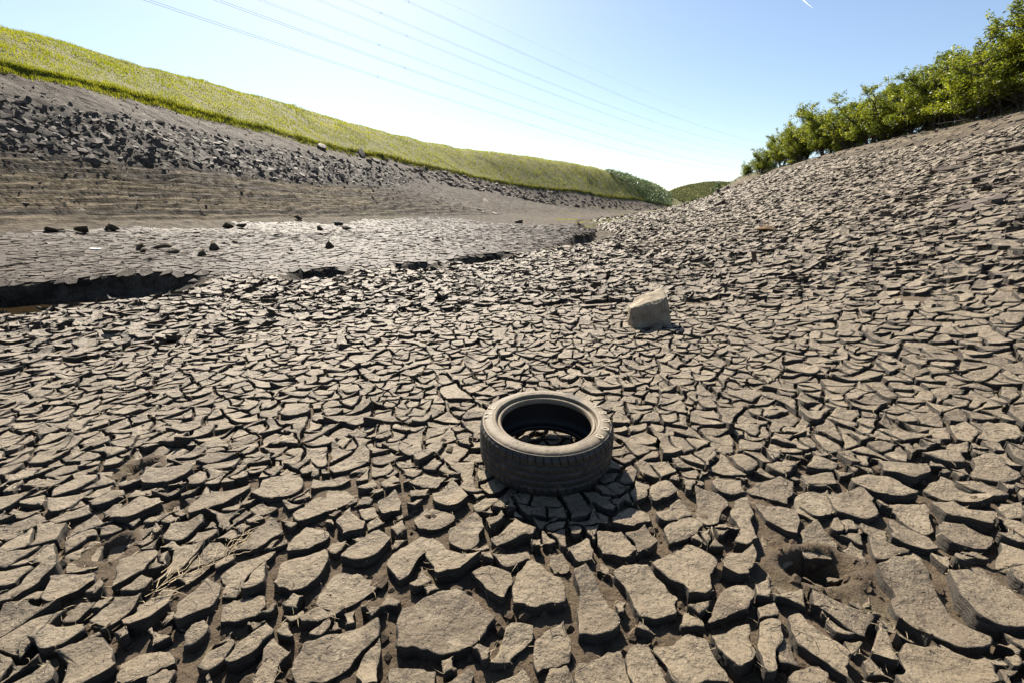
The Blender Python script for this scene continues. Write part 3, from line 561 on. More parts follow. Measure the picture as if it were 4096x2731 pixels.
def fractal_line(p, q, amp, lev):
    L = [p, q]
    for _ in range(lev):
        N = [L[0]]
        for a, b in zip(L[:-1], L[1:]):
            dx, dy = b[0] - a[0], b[1] - a[1]; k = random.gauss(0, amp)
            N += [((a[0] + b[0]) / 2 - dy * k, (a[1] + b[1]) / 2 + dx * k), b]
        L = N
    return L
def area_c(P):
    A = cx = cy = 0.0
    for (x0, y0, *_), (x1, y1, *_) in zip(P, P[1:] + P[:1]):
        w = x0 * y1 - x1 * y0; A += w; cx += (x0 + x1) * w; cy += (y0 + y1) * w
    if abs(A) < 1e-9: return 0.0, P[0][0], P[0][1]
    return A / 2, cx / (3 * A), cy / (3 * A)
def split(P, gap):
    A, cx, cy = area_c(P)
    sxx = sum((p[0] - cx) ** 2 for p in P); syy = sum((p[1] - cy) ** 2 for p in P); sxy = sum((p[0] - cx) * (p[1] - cy) for p in P)
    th = .5 * math.atan2(2 * sxy, sxx - syy) + math.pi / 2 + random.gauss(0, .3)
    r = math.sqrt(abs(A)); cx += random.gauss(0, .12) * r; cy += random.gauss(0, .12) * r
    dx, dy = math.cos(th), math.sin(th)
    s = [(p[0] - cx) * dy - (p[1] - cy) * dx for p in P]
    hits = []
    for i in range(len(P)):
        j = (i + 1) % len(P)
        if s[i] * s[j] < 0:
            t = s[i] / (s[i] - s[j]); x = P[i][0] + t * (P[j][0] - P[i][0]); y = P[i][1] + t * (P[j][1] - P[i][1])
            hits.append(((x - cx) * dx + (y - cy) * dy, i, (x, y, max(P[i][2], P[j][2]))))
    neg = [h for h in hits if h[0] < 0]; posi = [h for h in hits if h[0] >= 0]
    if not neg or not posi: return None
    h0, h1 = max(neg), min(posi)
    line = fractal_line(h0[2][:2], h1[2][:2], .085, 3)
    line = [h0[2]] + [(x, y, gap) for x, y in line[1:-1]] + [h1[2]]
    i0, i1 = h0[1], h1[1]; n = len(P)
    a = []; i = (i1 + 1) % n
    while True:
        a.append(P[i])
        if i == i0: break
        i = (i + 1) % n
    b = []; i = (i0 + 1) % n
    while True:
        b.append(P[i])
        if i == i1: break
        i = (i + 1) % n
    return line + b[::-1] if False else (a + line), (b + line[::-1])
def inset(P, extra=0.0):
    """pull a ring in by the crack half-width stored with each point"""
    Q = np.array(P); xy, g = Q[:, :2], Q[:, 2] + extra
    keep = np.hypot(*(xy - np.roll(xy, 1, 0)).T) > 1e-5; xy, g = xy[keep], g[keep]
    if len(xy) < 4: return None
    if area_c([tuple(p) for p in xy])[0] < 0: xy, g = xy[::-1], g[::-1]
    t = np.roll(xy, -1, 0) - np.roll(xy, 1, 0); t /= np.hypot(*t.T)[:, None] + 1e-9
    return xy + np.stack([-t[:, 1], t[:, 0]], -1) * g[:, None]
def resample(xy, N):
    c = np.vstack([xy, xy[:1]]); L = np.concatenate([[0], np.cumsum(np.hypot(*np.diff(c, axis=0).T))])
    u = (np.arange(N) + .5) / N * L[-1]
    return np.stack([np.interp(u, L, c[:, 0]), np.interp(u, L, c[:, 1])], -1)

# raster of the individually surveyed outlines so that the rest of the crust grows around them
GX0, GY0, GS = -3.2, .2, .005
occ = np.zeros((720, 1280), bool)
def raster(poly, grow=.006):
    P = np.array(poly); c = P.mean(0); P = c + (P - c) * (1 + grow / max(.01, np.hypot(*(P - c).T).mean()))
    x0, y0 = P.min(0); x1, y1 = P.max(0)
    i0, i1 = int((y0 - GY0) / GS), int((y1 - GY0) / GS) + 1; j0, j1 = int((x0 - GX0) / GS), int((x1 - GX0) / GS) + 1
    i0, j0 = max(i0, 0), max(j0, 0); i1, j1 = min(i1, occ.shape[0] - 1), min(j1, occ.shape[1] - 1)
    if i1 < i0 or j1 < j0: return
    Y, X = np.mgrid[i0:i1 + 1, j0:j1 + 1]; X = X * GS + GX0; Y = Y * GS + GY0
    ins = np.zeros(X.shape, bool)
    for (ax, ay), (bx, by) in zip(P, np.roll(P, -1, 0)):
        if ay != by: ins ^= ((ay > Y) != (by > Y)) & (X < (bx - ax) * (Y - ay) / (by - ay) + ax)
    occ[i0:i1 + 1, j0:j1 + 1] |= ins
def covered(P):
    A, cx, cy = area_c(P); pts = np.array([(p[0], p[1]) for p in P]); c = np.array([cx, cy])
    s = np.vstack([c[None], c + (pts - c) * .55, c + (pts - c) * .9])
    i = ((s[:, 1] - GY0) / GS).astype(int); j = ((s[:, 0] - GX0) / GS).astype(int)
    ok = (i >= 0) & (j >= 0) & (i < occ.shape[0]) & (j < occ.shape[1])
    return occ[i[ok], j[ok]].mean() if ok.any() else 0.0

NEAR_R = 5.6
rings = []            # (outline, surveyed?)
for poly in NEAR_PLATES:
    pc = np.mean(poly, 0); poly = [tuple(pc + (np.array(q) - pc) * 1.06) for q in poly]
    raster(poly, .004)
    P = []
    for a, b in zip(poly, poly[1:] + poly[:1]): P += [(x, y, .001) for x, y in fractal_line(a, b, .075, 3)[:-1]]
    xy = inset(P)
    rings.append(xy)
TYRE_C = (.163, 1.845)
def grow_near():
    s = .40; seeds = []
    for i in range(-18, 19):
        for j in range(-5, 17):
            x, y = (i + .5 * (j & 1)) * s, j * s * .87
            seeds.append((x + random.uniform(-.42, .42) * s, y + random.uniform(-.42, .42) * s))
    for n, (c, cells, big) in voronoi(seeds).items():
        for ctr, cell in zip(c, cells):
            r = math.hypot(*ctr)
            if r > NEAR_R + .05 or r < .3 or abs(math.atan2(ctr[0], ctr[1])) > 1.75: continue
            P = []
            for a, b in zip(cell.tolist(), np.roll(cell, -1, 0).tolist()):
                a, b = tuple(a), tuple(b); rs = random.getstate()
                k = (a, b) if a < b else (b, a); random.seed(hash((round(k[0][0], 5), round(k[0][1], 5), round(k[1][0], 5), round(k[1][1], 5))))
                L = fractal_line(k[0], k[1], .07, 3); random.setstate(rs)
                if k[0] != a: L = L[::-1]
                P += [(x, y, .0105) for x, y in L[:-1]]
            stack = [(P, 0)]
            while stack:
                P, lv = stack.pop(); A, cx, cy = area_c(P); A = abs(A)
                d = math.hypot(cx, cy)
                if d > NEAR_R or A < 2e-4: continue
                goal = (.118 + .006 * max(0, d - 2)) ** 2 * math.exp(random.gauss(0, .42))
                cv = covered(P)
                if cv > .95: continue
                if A > goal or (cv > .04 and A > .003):
                    ch = split(P, .0095 * .72 ** lv + .0012)
                    if ch: stack += [(ch[0], lv + 1), (ch[1], lv + 1)]; continue
                if cv > .04 or A < 1.3e-3: continue
                xy = inset(P, .001 if lv else .002)
                if xy is not None: rings.append(xy)
grow_near()

def plane_of(cx, cy):
    e = .12; n = len(cx)
    z = terrain(np.concatenate([cx, cx + e, cx - e, cx, cx]), np.concatenate([cy, cy, cy, cy + e, cy - e]), False).reshape(5, n)
    return z[0], (z[1] - z[2]) / (2 * e), (z[3] - z[4]) / (2 * e)
def template(N, K, top):
    """K closed rings from the foot of the side to the innermost top ring, then a centre point"""
    q = []; m = []
    for k in range(K - 1):
        for i in range(N):
            j = (i + 1) % N; q.append((k * N + i, k * N + j, (k + 1) * N + j, (k + 1) * N + i)); m.append(0 if k >= top else 1)
    t = [((K - 1) * N + i, (K - 1) * N + (i + 1) % N, K * N) for i in range(N)]
    return np.array(q), np.array(t), np.array(m + [0] * N)
def plates_from(P, thick, detail, tilt=.07, curl=.09, jitter=.007):
    """P (M,N,2) outlines -> vertices (M,V,3), template, tone"""
    M, N = P.shape[:2]
    c = P.mean(1); rad = np.hypot(*(P - c[:, None]).transpose(2, 0, 1)); rm = rad.mean(1)
    z0, ax, ay = plane_of(c[:, 0], c[:, 1])
    ax, ay = np.clip(ax, -.4, .4), np.clip(ay, -.4, .4)
    ax = ax + rng.normal(0, tilt, M); ay = ay + rng.normal(0, tilt, M) - .01
    z0 = z0 + rng.normal(0, jitter, M)
    cu = rng.normal(curl, curl * .8, M)
    for px, py, rx, ry, dp in PITS:                       # plates round a boot hole sag into it
        q = np.hypot((c[:, 0] - px) / rx, (c[:, 1] - py) / ry); s = np.exp(-(q / 1.25) ** 2)
        z0 = z0 - dp * .75 * s; ax = ax + s * (c[:, 0] - px) / rx * .5; ay = ay + s * (c[:, 1] - py) / ry * .5
    ty = np.exp(-(np.hypot(c[:, 0] - TYRE_C[0], c[:, 1] - TYRE_C[1]) / .30) ** 6)      # pressed level under the tyre
    z0 = z0 - .012 * ty
    if detail == 'fine':  side, tops = [(1.02, 1.25), (1.0, .85), (1.012, .55), (.985, .30), (1.006, .10)], [.985, .945, .84, .68, .48, .26]
    elif detail == 'mid': side, tops = [(.95, 1.2), (1.0, .5), (1.0, .10)], [.96, .80, .45]
    elif detail == 'low': side, tops = [(.93, 1.1), (1.0, .08)], [.90]
    else:                 side, tops = [(.95, 1.0)], [1.0]
    V = []
    for k, (s, d) in enumerate(side):
        n = noise2(P[..., 0] * 60 + 31 * k, P[..., 1] * 60, 5) * (.03 if detail in ('fine', 'mid') else .0)
        xy = c[:, None] + (P - c[:, None]) * (s + n)[..., None]
        V.append((xy, 1.0, d))
    for s in tops: V.append((c[:, None] + (P - c[:, None]) * s, s, 0.0))
    V.append((c[:, None], 0.0, 0.0))
    out = []
    wav = rng.uniform(0, 6.28, M); amp = rng.uniform(.0, .06, M)
    for xy, s, d in V:
        dx, dy = xy[..., 0] - c[:, None, 0], xy[..., 1] - c[:, None, 1]
        rr = np.hypot(dx, dy); th = np.arctan2(dy, dx)
        z = z0[:, None] + ax[:, None] * dx + ay[:, None] * dy + cu[:, None] * rm[:, None] * ((rr / rm[:, None]) ** 2 - .6)
        z = z + (amp * rm)[:, None] * np.cos(2 * th - wav[:, None]) * (rr / rm[:, None])
        if detail in ('fine', 'mid'):
            z = z + .0055 * fbm(xy[..., 0] * 11, xy[..., 1] * 11, 3, 91) * (d < .2)
            if detail == 'fine': z = z + .0026 * fbm(xy[..., 0] * 42, xy[..., 1] * 42, 3, 92) * (d < .2)
        if d == 0 and s > .93: z = z - .0022
        z = z - d * thick
        out.append(np.stack([xy[..., 0], xy[..., 1], z], -1))
    out = np.concatenate(out, 1)
    q, t, m = template(N, len(side) + len(tops), len(side) if detail != 'flat' else 1)
    return out, (q, t, m), np.clip(rng.normal(.5, .24, M), 0, 1)

def screen_size(c, z):
    """rough pixels^2 a square metre at this spot fills, and whether it lies in the frame"""
    q = np.stack([c[:, 0], c[:, 1], z - CAM_H], -1); cp, sp = math.cos(PITCH), math.sin(PITCH)
    zc = q[:, 1] * cp - q[:, 2] * sp; yc = q[:, 1] * sp + q[:, 2] * cp
    f = 426.75; zz = np.maximum(zc, .05)
    ok = (zc > .1) & (np.abs(q[:, 0] / zz * f) < 505) & (np.abs(yc / zz * f) < 335)
    return ok * (f / zz) ** 2 * (CAM_H - z) / np.hypot(zc, np.hypot(q[:, 0], yc))

# near plates by outline length
by_n = {}
for xy in rings:
    per = np.hypot(*(xy - np.roll(xy, 1, 0)).T).sum(); d = np.hypot(*xy.mean(0))
    px = per * 427 / max(d, .9)
    N = 14 if px < 55 else 20 if px < 100 else 32 if px < 190 else 52
    by_n.setdefault(N, []).append(resample(xy, N))
single, joined = [], []
for N, L in by_n.items():
    P = np.array(L); det = 'fine' if N >= 32 else 'mid'
    v, tpl, tone = plates_from(P, .056, det)
    per = np.roll(P, -1, 1); ar = .5 * np.abs((P[..., 0] * per[..., 1] - per[..., 0] * P[..., 1]).sum(1))
    score = ar * screen_size(P.mean(1), v[:, -1, 2])
    for i in range(len(P)): single.append((score[i], v[i], tpl, tone[i]))
single.sort(key=lambda s: -s[0])
def join_plates(name, batches, mats, smooth, **kw):
    vs, qs, ts, ms, tn, off = [], [], [], [], [], 0
    mq, mt = [], []
    for v, (q, t, m), tone in batches:
        M, V = v.shape[:2]; base = (off + np.arange(M) * V)[:, None, None]
        vs.append(v.reshape(-1, 3)); qs.append((q[None] + base).reshape(-1, 4)); ts.append((t[None] + base).reshape(-1, 3))
        mq.append(np.tile(m[:len(q)], M)); mt.append(np.tile(m[len(q):], M)); tn.append(np.repeat(tone, V)); off += M * V
    return obj_np(name, np.concatenate(vs), [np.concatenate(qs), np.concatenate(ts)], mats, np.concatenate([np.concatenate(mq), np.concatenate(mt)]), smooth, {'tone': np.concatenate(tn)}, **kw)
for k, (sc, v, (q, t, m), tone) in enumerate(single[:300]):
    c = v[-1].copy()
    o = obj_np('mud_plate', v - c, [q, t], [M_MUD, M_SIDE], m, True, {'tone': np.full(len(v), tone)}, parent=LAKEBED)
    o.location = c
rest = {}
for sc, v, tpl, tone in single[300:]: rest.setdefault(v.shape[0], [[], tpl, []]); rest[v.shape[0]][0].append(v); rest[v.shape[0]][2].append(tone)
near_batches = [(np.array(a), tpl, np.array(tn)) for a, tpl, tn in rest.values()]

# plates farther out: density falls off with distance
def far_seeds(r0, r1, az0, az1, s0, s1):
    out = []; r = r0
    while r < r1:
        s = s0 + (s1 - s0) * (r - r0) / (r1 - r0); n = int((az1 - az0) * r / s)
        if n > 0:
            a = az0 + (np.arange(n) + rng.uniform(0, 1) + rng.uniform(-.45, .45, n)) / n * (az1 - az0)
            rr = r + rng.uniform(-.45, .45, n) * s; out.append(np.stack([rr * np.sin(a), rr * np.cos(a)], -1))
        r += s * .9
    p = np.concatenate(out); return p[rng.uniform(0, 1, len(p)) > .20]
def cells_where(seeds, test, lim):
    for n, (c, cells, big) in voronoi(seeds).items():
        ctr = cells.mean(1); ok = (big < lim * .02 * np.hypot(*ctr.T) + lim * .30) & test(ctr)
        if ok.any(): yield n, ctr[ok], cells[ok]
def subdiv(cells, amp):
    a = cells; b = np.roll(cells, -1, 1); d = b - a
    k = rng.normal(0, amp, a.shape[:2])[..., None]
    mid = (a + b) / 2 + np.stack([-d[..., 1], d[..., 0]], -1) * k
    return np.stack([a, mid], 2).reshape(len(a), -1, 2)
def shrink(cells, lo, hi):
    c = cells.mean(1, keepdims=True); return c + (cells - c) * rng.uniform(lo, hi, len(cells))[:, None, None]
def in_A(c):
    A = zones(c[:, 0], c[:, 1])[0]; r = np.hypot(*c.T); return A & (r > NEAR_R - .02)
mid_b, far_b, flat_b = [], [], []
for n, ctr, cells in cells_where(far_seeds(5.2, 13.5, -1.45, 1.45, .135, .20), lambda c: in_A(c) & (np.hypot(*c.T) < 13), 1.0):
    mid_b.append(plates_from(subdiv(shrink(cells, .76, .95), .12), .052, 'low', .115, .17, .015))
for n, ctr, cells in cells_where(far_seeds(12.6, 72, -.75, 1.15, .18, .36), lambda c: in_A(c) & (np.hypot(*c.T) >= 13), 1.2):
    far_b.append(plates_from(shrink(cells, .74, .93), .06, 'flat', .13, .16, .018))
def in_B(c): return zones(c[:, 0], c[:, 1])[1]
for n, ctr, cells in cells_where(far_seeds(10.5, 60, -1.15, .35, .20, .50), in_B, 1.2):
    flat_b.append(plates_from(shrink(cells, .84, .96), .03, 'flat', .03, .05, .006))
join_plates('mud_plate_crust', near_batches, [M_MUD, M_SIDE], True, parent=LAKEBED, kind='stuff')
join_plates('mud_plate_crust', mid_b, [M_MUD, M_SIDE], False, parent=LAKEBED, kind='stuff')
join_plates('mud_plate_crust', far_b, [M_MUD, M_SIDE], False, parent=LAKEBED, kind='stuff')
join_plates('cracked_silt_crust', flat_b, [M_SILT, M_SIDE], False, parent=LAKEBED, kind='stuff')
print('plates', len(rings), [sum(len(b[0]) for b in x) for x in (near_batches, mid_b, far_b, flat_b)])
# ------------------------------------------------------------------ the tyre
def mat_rubber():
    k = NT('worn_rubber')
    c = k.mix(k.noise(14, 5, .6), (.012, .011, .010), (.030, .026, .022))
    dust = k.ramp(k.noise(22, 6, .7), .50, .68)
    c = k.mix(k.math('MULTIPLY', dust, .55), c, (.085, .066, .044))
    k.set(Base_Color=c, Roughness=k.ramp(k.noise(30, 3), .3, .7, .45, .75), Normal=k.bump(k.noise(140, 5, .6), .35, .004)); return k.m
def mat_dusty():
    k = NT('dusty_rubber')
    c = k.mix(k.ramp(k.noise(11, 5, .6), .3, .7), (.115, .088, .055), (.175, .140, .094))
    c = k.mix(k.ramp(k.noise(38, 5, .7), .60, .72), c, (.045, .034, .022))
    c = k.mix(k.ramp(k.noise(5, 3, .6), .58, .72), c, (.060, .050, .038))
    k.set(Base_Color=c, Roughness=.7, Normal=k.bump(k.noise(90, 6, .7), .45, .004)); return k.m
M_RUBBER, M_DUSTY = mat_rubber(), mat_dusty()
M_LETTER = mat_plain('dusty_letter', (.26, .22, .155), .7)
M_LINER = mat_plain('inner_rubber', (.020, .019, .018), .55)
TW = .1195                                              # half width
def revolve(name, prof, n, mat, parent, closed=False, f=None):
    a = np.linspace(0, 2 * np.pi, n, endpoint=False); prof = np.array(prof); K = len(prof)
    r = np.tile(prof[:, 0][:, None], (1, n)); z = np.tile(prof[:, 1][:, None], (1, n)); th = np.tile(a[None], (K, 1))
    if f is not None: r, z = f(r, z, th)
    v = np.stack([r * np.cos(th), r * np.sin(th), z], -1).reshape(-1, 3)
    i, j = np.meshgrid(np.arange(K - 1), np.arange(n), indexing='ij'); j2 = (j + 1) % n
    q = np.stack([i * n + j, i * n + j2, (i + 1) * n + j2, (i + 1) * n + j], -1).reshape(-1, 4)
    return obj_np(name, v, [q], [mat], None, True, parent=parent)
def tyre(loc, rot):
    root = empty('tyre', loc, rot)
    zs = np.concatenate([np.linspace(-.098, .098, 62)])
    def tr(z): return .3175 - .0045 * (z / .085) ** 2 - .010 * sstep(.078, .098, np.abs(z))
    def tread(r, z, th):
        zz = z - TW
        for g, w in ((-.052, .0042), (-.018, .0042), (.018, .0042), (.050, .0036)):
            r = r - .0075 * (1 - sstep(w * .6, w * 1.25, np.abs(zz - g - .0012 * np.sin(th * 36 + g * 90))))
        s = np.abs(((th * 58 / (2 * np.pi) + 6.0 * np.abs(zz) ** 1.25 * np.sign(zz) + (zz < 0) * .5) % 1) - .5)
        r = r - .0085 * (1 - sstep(.045, .085, s)) * sstep(.056, .062, np.abs(zz)) * (1 - sstep(.092, .099, np.abs(zz)))
        s2 = np.abs(((th * 29 / (2 * np.pi) + 9 * zz) % 1) - .5)
        r = r - .0030 * (1 - sstep(.015, .045, s2)) * (1 - sstep(.034, .044, np.abs(np.abs(zz) - .034) * 2.2))
        r = r + .0006 * noise2(th * 60, zz * 300, 4)
        return r, z
    revolve('tread', [(tr(z), z + TW) for z in zs], 1080, M_RUBBER, root, f=tread)
    side = [(.3032, .0980), (.3026, .0990), (.3008, .0998), (.2985, .0994), (.2978, .1003), (.2960, .1032), (.288, .1080), (.278, .1108), (.268, .1121), (.258, .1122), (.2535, .1120), (.2530, .1112), (.2523, .1112), (.2518, .1118), (.247, .1108), (.2425, .1092), (.2395, .1065), (.2385, .1020), (.2378, .0950), (.2362, .0880), (.2330, .0865)]
    bead = [(.2330, .0865), (.2305, .0915), (.2262, .0945), (.2225, .0938), (.2190, .0912), (.2165, .0872), (.2148, .0810), (.2130, .0735), (.2138, .0690), (.2180, .0672), (.2235, .0690)]
    liner = [(.2235, .0690), (.232, .078), (.248, .092), (.270, .098), (.288, .092), (.299, .074), (.3035, .045), (.3045, .0), (.3035, -.045), (.299, -.074), (.288, -.092), (.270, -.098), (.248, -.092), (.232, -.078), (.2235, -.0690)]
    def grime(r, z, th):
        z = z + .0009 * noise2(th * 40, r * 200, 8) * (np.abs(z - TW) > .1)
        return r, z
    up = revolve('sidewall', [(r, z + TW) for r, z in side], 300, M_DUSTY, root, f=grime)
    revolve('bead', [(r, z + TW) for r, z in bead], 240, M_DUSTY, root)
    revolve('inner_liner', [(r, z + TW) for r, z in liner], 180, M_LINER, root)
    revolve('bead', [(r, TW - z) for r, z in bead[::-1]], 120, M_LINER, root)
    revolve('sidewall', [(r, TW - z) for r, z in side[::-1]], 180, M_RUBBER, root)
    return root, up
def glyph(ch, size, extrude, outline=0.0):
    cu = bpy.data.curves.new('letter', 'FONT'); cu.body = ch; cu.size = size; cu.extrude = extrude; cu.align_x = 'CENTER'; cu.align_y = 'CENTER'; cu.offset = outline
    cu.resolution_u = 4
    o = bpy.data.objects.new('letter', cu); COL.objects.link(o)
    me = bpy.data.meshes.new_from_object(o.evaluated_get(bpy.context.evaluated_depsgraph_get()))
    bpy.data.objects.remove(o); return me
TYRE, UPPER = tyre((TYRE_C[0], TYRE_C[1], -.002), (math.radians(2.6), math.radians(-.6), math.radians(20)))
tag(TYRE, 'worn muddy car tyre lying flat on the cracked mud, casting a dark shadow', 'tyre')
base_rot = math.radians(20)
def letters(text, start, step, rad, size, ext, sx=1.0, zl=.1118):
    for i, ch in enumerate(text):
        th = math.radians(start - step * i) - base_rot
        me = glyph(ch, size, ext, .0009 if size > .03 else 0.0); me.name = 'letter'
        me.materials.clear(); me.materials.append(M_LETTER)
        me.transform(Matrix(((sx, 0, 0, 0), (0, 1, 0, 0), (0, 0, 1, 0), (0, 0, 0, 1))))
        o = bpy.data.objects.new('letter', me); link(o, UPPER)
        x = Vector((math.sin(th), -math.cos(th), 0)); y = Vector((math.cos(th), math.sin(th), 0))
        z = Vector((0, 0, 1))
        tiltm = Matrix.Rotation(0, 3, 'X')
        o.matrix_local = Matrix.Translation(y * rad + z * (TW + zl)) @ Matrix((x, y, z)).transposed().to_4x4()
letters('N8000', 24, 15.5, .2745, .052, .0016, 1.1)
letters('NE', 178, 16, .2745, .052, .0014, 1.2)
letters('INSIDE', 251, 3.4, .263, .0165, .0010, 1.2, .1122)
far, _ = tyre((-12.88, 32.85, .17), (math.radians(7), math.radians(3), 1.0))
tag(far, 'small distant tyre lying on the pale cracked flat across the gully', 'tyre')

# ------------------------------------------------------------------ boulder beside the tyre
def rock_mesh(name, pts, mat, sub=3, amp=.02, sc=6, seed=0, smooth=True):
    bm = bmesh.new()
    for p in pts: bm.verts.new(p)
    bmesh.ops.convex_hull(bm, input=bm.verts[:])
    bmesh.ops.delete(bm, geom=[v for v in bm.verts if not v.link_faces], context='VERTS')
    bmesh.ops.triangulate(bm, faces=bm.faces[:])
    for _ in range(sub): bmesh.ops.subdivide_edges(bm, edges=bm.edges[:], cuts=1, use_grid_fill=True, smooth=.02)
    bmesh.ops.triangulate(bm, faces=bm.faces[:])
    bm.normal_update()
    co = np.array([v.co[:] for v in bm.verts]); no = np.array([v.normal[:] for v in bm.verts])
    d = fbm(co[:, 0] * sc + co[:, 2] * sc * .7 + seed, co[:, 1] * sc - co[:, 2] * sc * .6, 4, 5 + seed) * amp
    d += fbm(co[:, 0] * sc * 4 + co[:, 2] * sc * 3, co[:, 1] * sc * 4 - co[:, 2] * sc * 2.6, 3, 6 + seed) * amp * .35
    co = co + no * d[:, None]
    for v, c in zip(bm.verts, co): v.co = c
    me = bpy.data.meshes.new(name); bm.to_mesh(me); bm.free(); me.materials.append(mat)
    me.polygons.foreach_set('use_smooth', np.full(len(me.polygons), smooth)); return me
def put(name, me, loc, rot=(0, 0, 0), scale=(1, 1, 1), **kw):
    o = bpy.data.objects.new(name, me); o.location = loc; o.rotation_euler = rot; o.scale = scale
    link(o); tag(o, **kw); return o
M_BOULDER = mat_stone('boulder_stone', (.15, .12, .082), (.30, .255, .185), 7, .8, (.10, .066, .034))
bx, by = 1.40, 4.12
bp = [(-.17, .0, -.06), (.17, .0, -.06), (-.225, .03, .185), (-.20, .02, .05), (.06, .0, .24), (.135, .05, .30), (.14, .24, .355), (-.09, .27, .26), (-.205, .16, .19), (.205, .14, .17), (.235, .14, -.05), (.15, .36, -.05), (-.15, .32, -.05), (-.2, .15, -.05), (.2, .03, .02)]
put('boulder', rock_mesh('boulder', bp, M_BOULDER, 4, .014, 7), (bx, by, terrain1(bx, by) - .005), label='pale angular boulder standing alone on the cracked mud behind the tyre', cat='boulder')
# ------------------------------------------------------------------ stones
def slab_pts(n, rs, flat):
    r = random.Random(rs); P = []
    for i in range(n):
        a = i / n * 6.283 + r.uniform(-.25, .25); q = r.uniform(.75, 1.1)
        P += [(math.cos(a) * q, math.sin(a) * q * r.uniform(.5, .7), flat * r.uniform(.6, 1)), (math.cos(a) * q * .95, math.sin(a) * q * .6, -flat)]
    return P
SLABS = [rock_mesh('slab', slab_pts(6, s, .20), M_SLATE, 0, .0, 1, smooth=False) for s in range(8)]
BLOCKS = [rock_mesh('block', slab_pts(6, 50 + s, .48), M_SHORE, 0, .0, 1, smooth=False) for s in range(8)]
PALES = [rock_mesh('pale', slab_pts(7, 90 + s, .25), M_SAND, 1, .04, 3, smooth=False) for s in range(3)]
def tz(x, y): return terrain1(x, y)
def slope_rot(x, y, yaw, tip=.2):
    e = .3; dx = (tz(x + e, y) - tz(x - e, y)) / (2 * e); dy = (tz(x, y + e) - tz(x, y - e)) / (2 * e)
    n = Vector((-dx + random.gauss(0, tip), -dy + random.gauss(0, tip), 1)).normalized()
    return (n.to_track_quat('Z', 'Y') @ Matrix.Rotation(yaw, 3, 'Z').to_quaternion()).to_euler()
def stone(name, meshes, x, y, size, label, cat='stone', yaw=None, tip=.12, sink=.0, sc=(1, 1, 1), group=None):
    me = random.choice(meshes)
    o = put(name, me, (x, y, tz(x, y) + size * .12 - sink), slope_rot(x, y, random.uniform(0, 6.28) if yaw is None else yaw, tip), tuple(size * s for s in sc), label=label, cat=cat, group=group)
    return o
stone('stone', PALES, -3.09, 7.90, .13, 'pale elongated flat stone lying on the mud near the gully', yaw=.15, sc=(1.35, 1, .8))
stone('stone', BLOCKS, -2.05, 8.9, .10, 'small dark stone on the mud right of the pale elongated stone')
stone('stone', PALES, -1.55, 9.1, .11, 'small yellowish stone on the mud at the gully rim', sc=(1.2, .9, .7))
stone('stone', BLOCKS, 4.38, 7.82, .15, 'thin grey stone standing upright on the mud of the right slope', yaw=.3, sc=(.45, .4, 1.9), sink=-.06)
stone('slab', SLABS, 21.4, 20.2, .55, 'large dark slab lying at the far right edge of the slope', 'slab', yaw=.4, sc=(1.5, 1.1, 1))
stone('stone', PALES, 28.13, 39.07, .7, 'long pale flat stone high on the right slope below the trees', yaw=.2, sc=(1.2, .8, .5))
stone('slab', SLABS, 20.95, 21.3, .38, 'larger of two dark stones side by side on the right slope', 'slab')
stone('slab', SLABS, 21.5, 21.6, .26, 'smaller of two dark stones side by side on the right slope', 'slab')
stone('slab', SLABS, 18.53, 19.48, .5, 'grey slab sunk level in the mud of the right slope', 'slab', yaw=.3, sc=(1.3, 1, .7))
for x, y, s, l in [(-4.79, 79.6, .8, 'flat pale-topped stone highest on the dark slope below the far shore'), (-4.62, 62.1, .45, 'flat stone midway down the dark slope below the far shore'), (-3.73, 57.9, .30, 'smallest flat stone at the foot of the dark slope'), (-2.3, 60.4, .42, 'flat pale stone at the foot of the dark slope toward the gully')]:
    stone('stone', PALES, x, y, s, l, sc=(1.2, 1, .8))
stone('stone', BLOCKS, 0.76, 50.0, .5, 'dark-sided flat stone out on the far cracked flat')
stone('stone', BLOCKS, -9.54, 57.5, .42, 'dark block sitting on the bare slope of the left bank')
stone('stone', BLOCKS, -24.3, 59.2, .95, 'reddish-brown rock at the turf edge of the left bank', tip=.05)
stone('slab', BLOCKS, -22.9, 70.3, 1.0, 'first of two flat slabs under the turf edge by the rushes', 'slab', sc=(1.3, 1, .5))
stone('slab', BLOCKS, -21.2, 71.5, .9, 'second of two flat slabs under the turf edge by the rushes', 'slab', sc=(1.3, 1, .5))
M_LITTER = mat_plain('white_litter', (.72, .72, .70), .6)
put('litter', rock_mesh('litter', slab_pts(7, 7, .22), M_LITTER, 1, .06, 2, smooth=False), (-13.44, 14.06, tz(-13.44, 14.06) + .03), (.2, .1, .4), (.17, .12, .08), label='crumpled white litter lying on the far cracked flat', cat='litter')

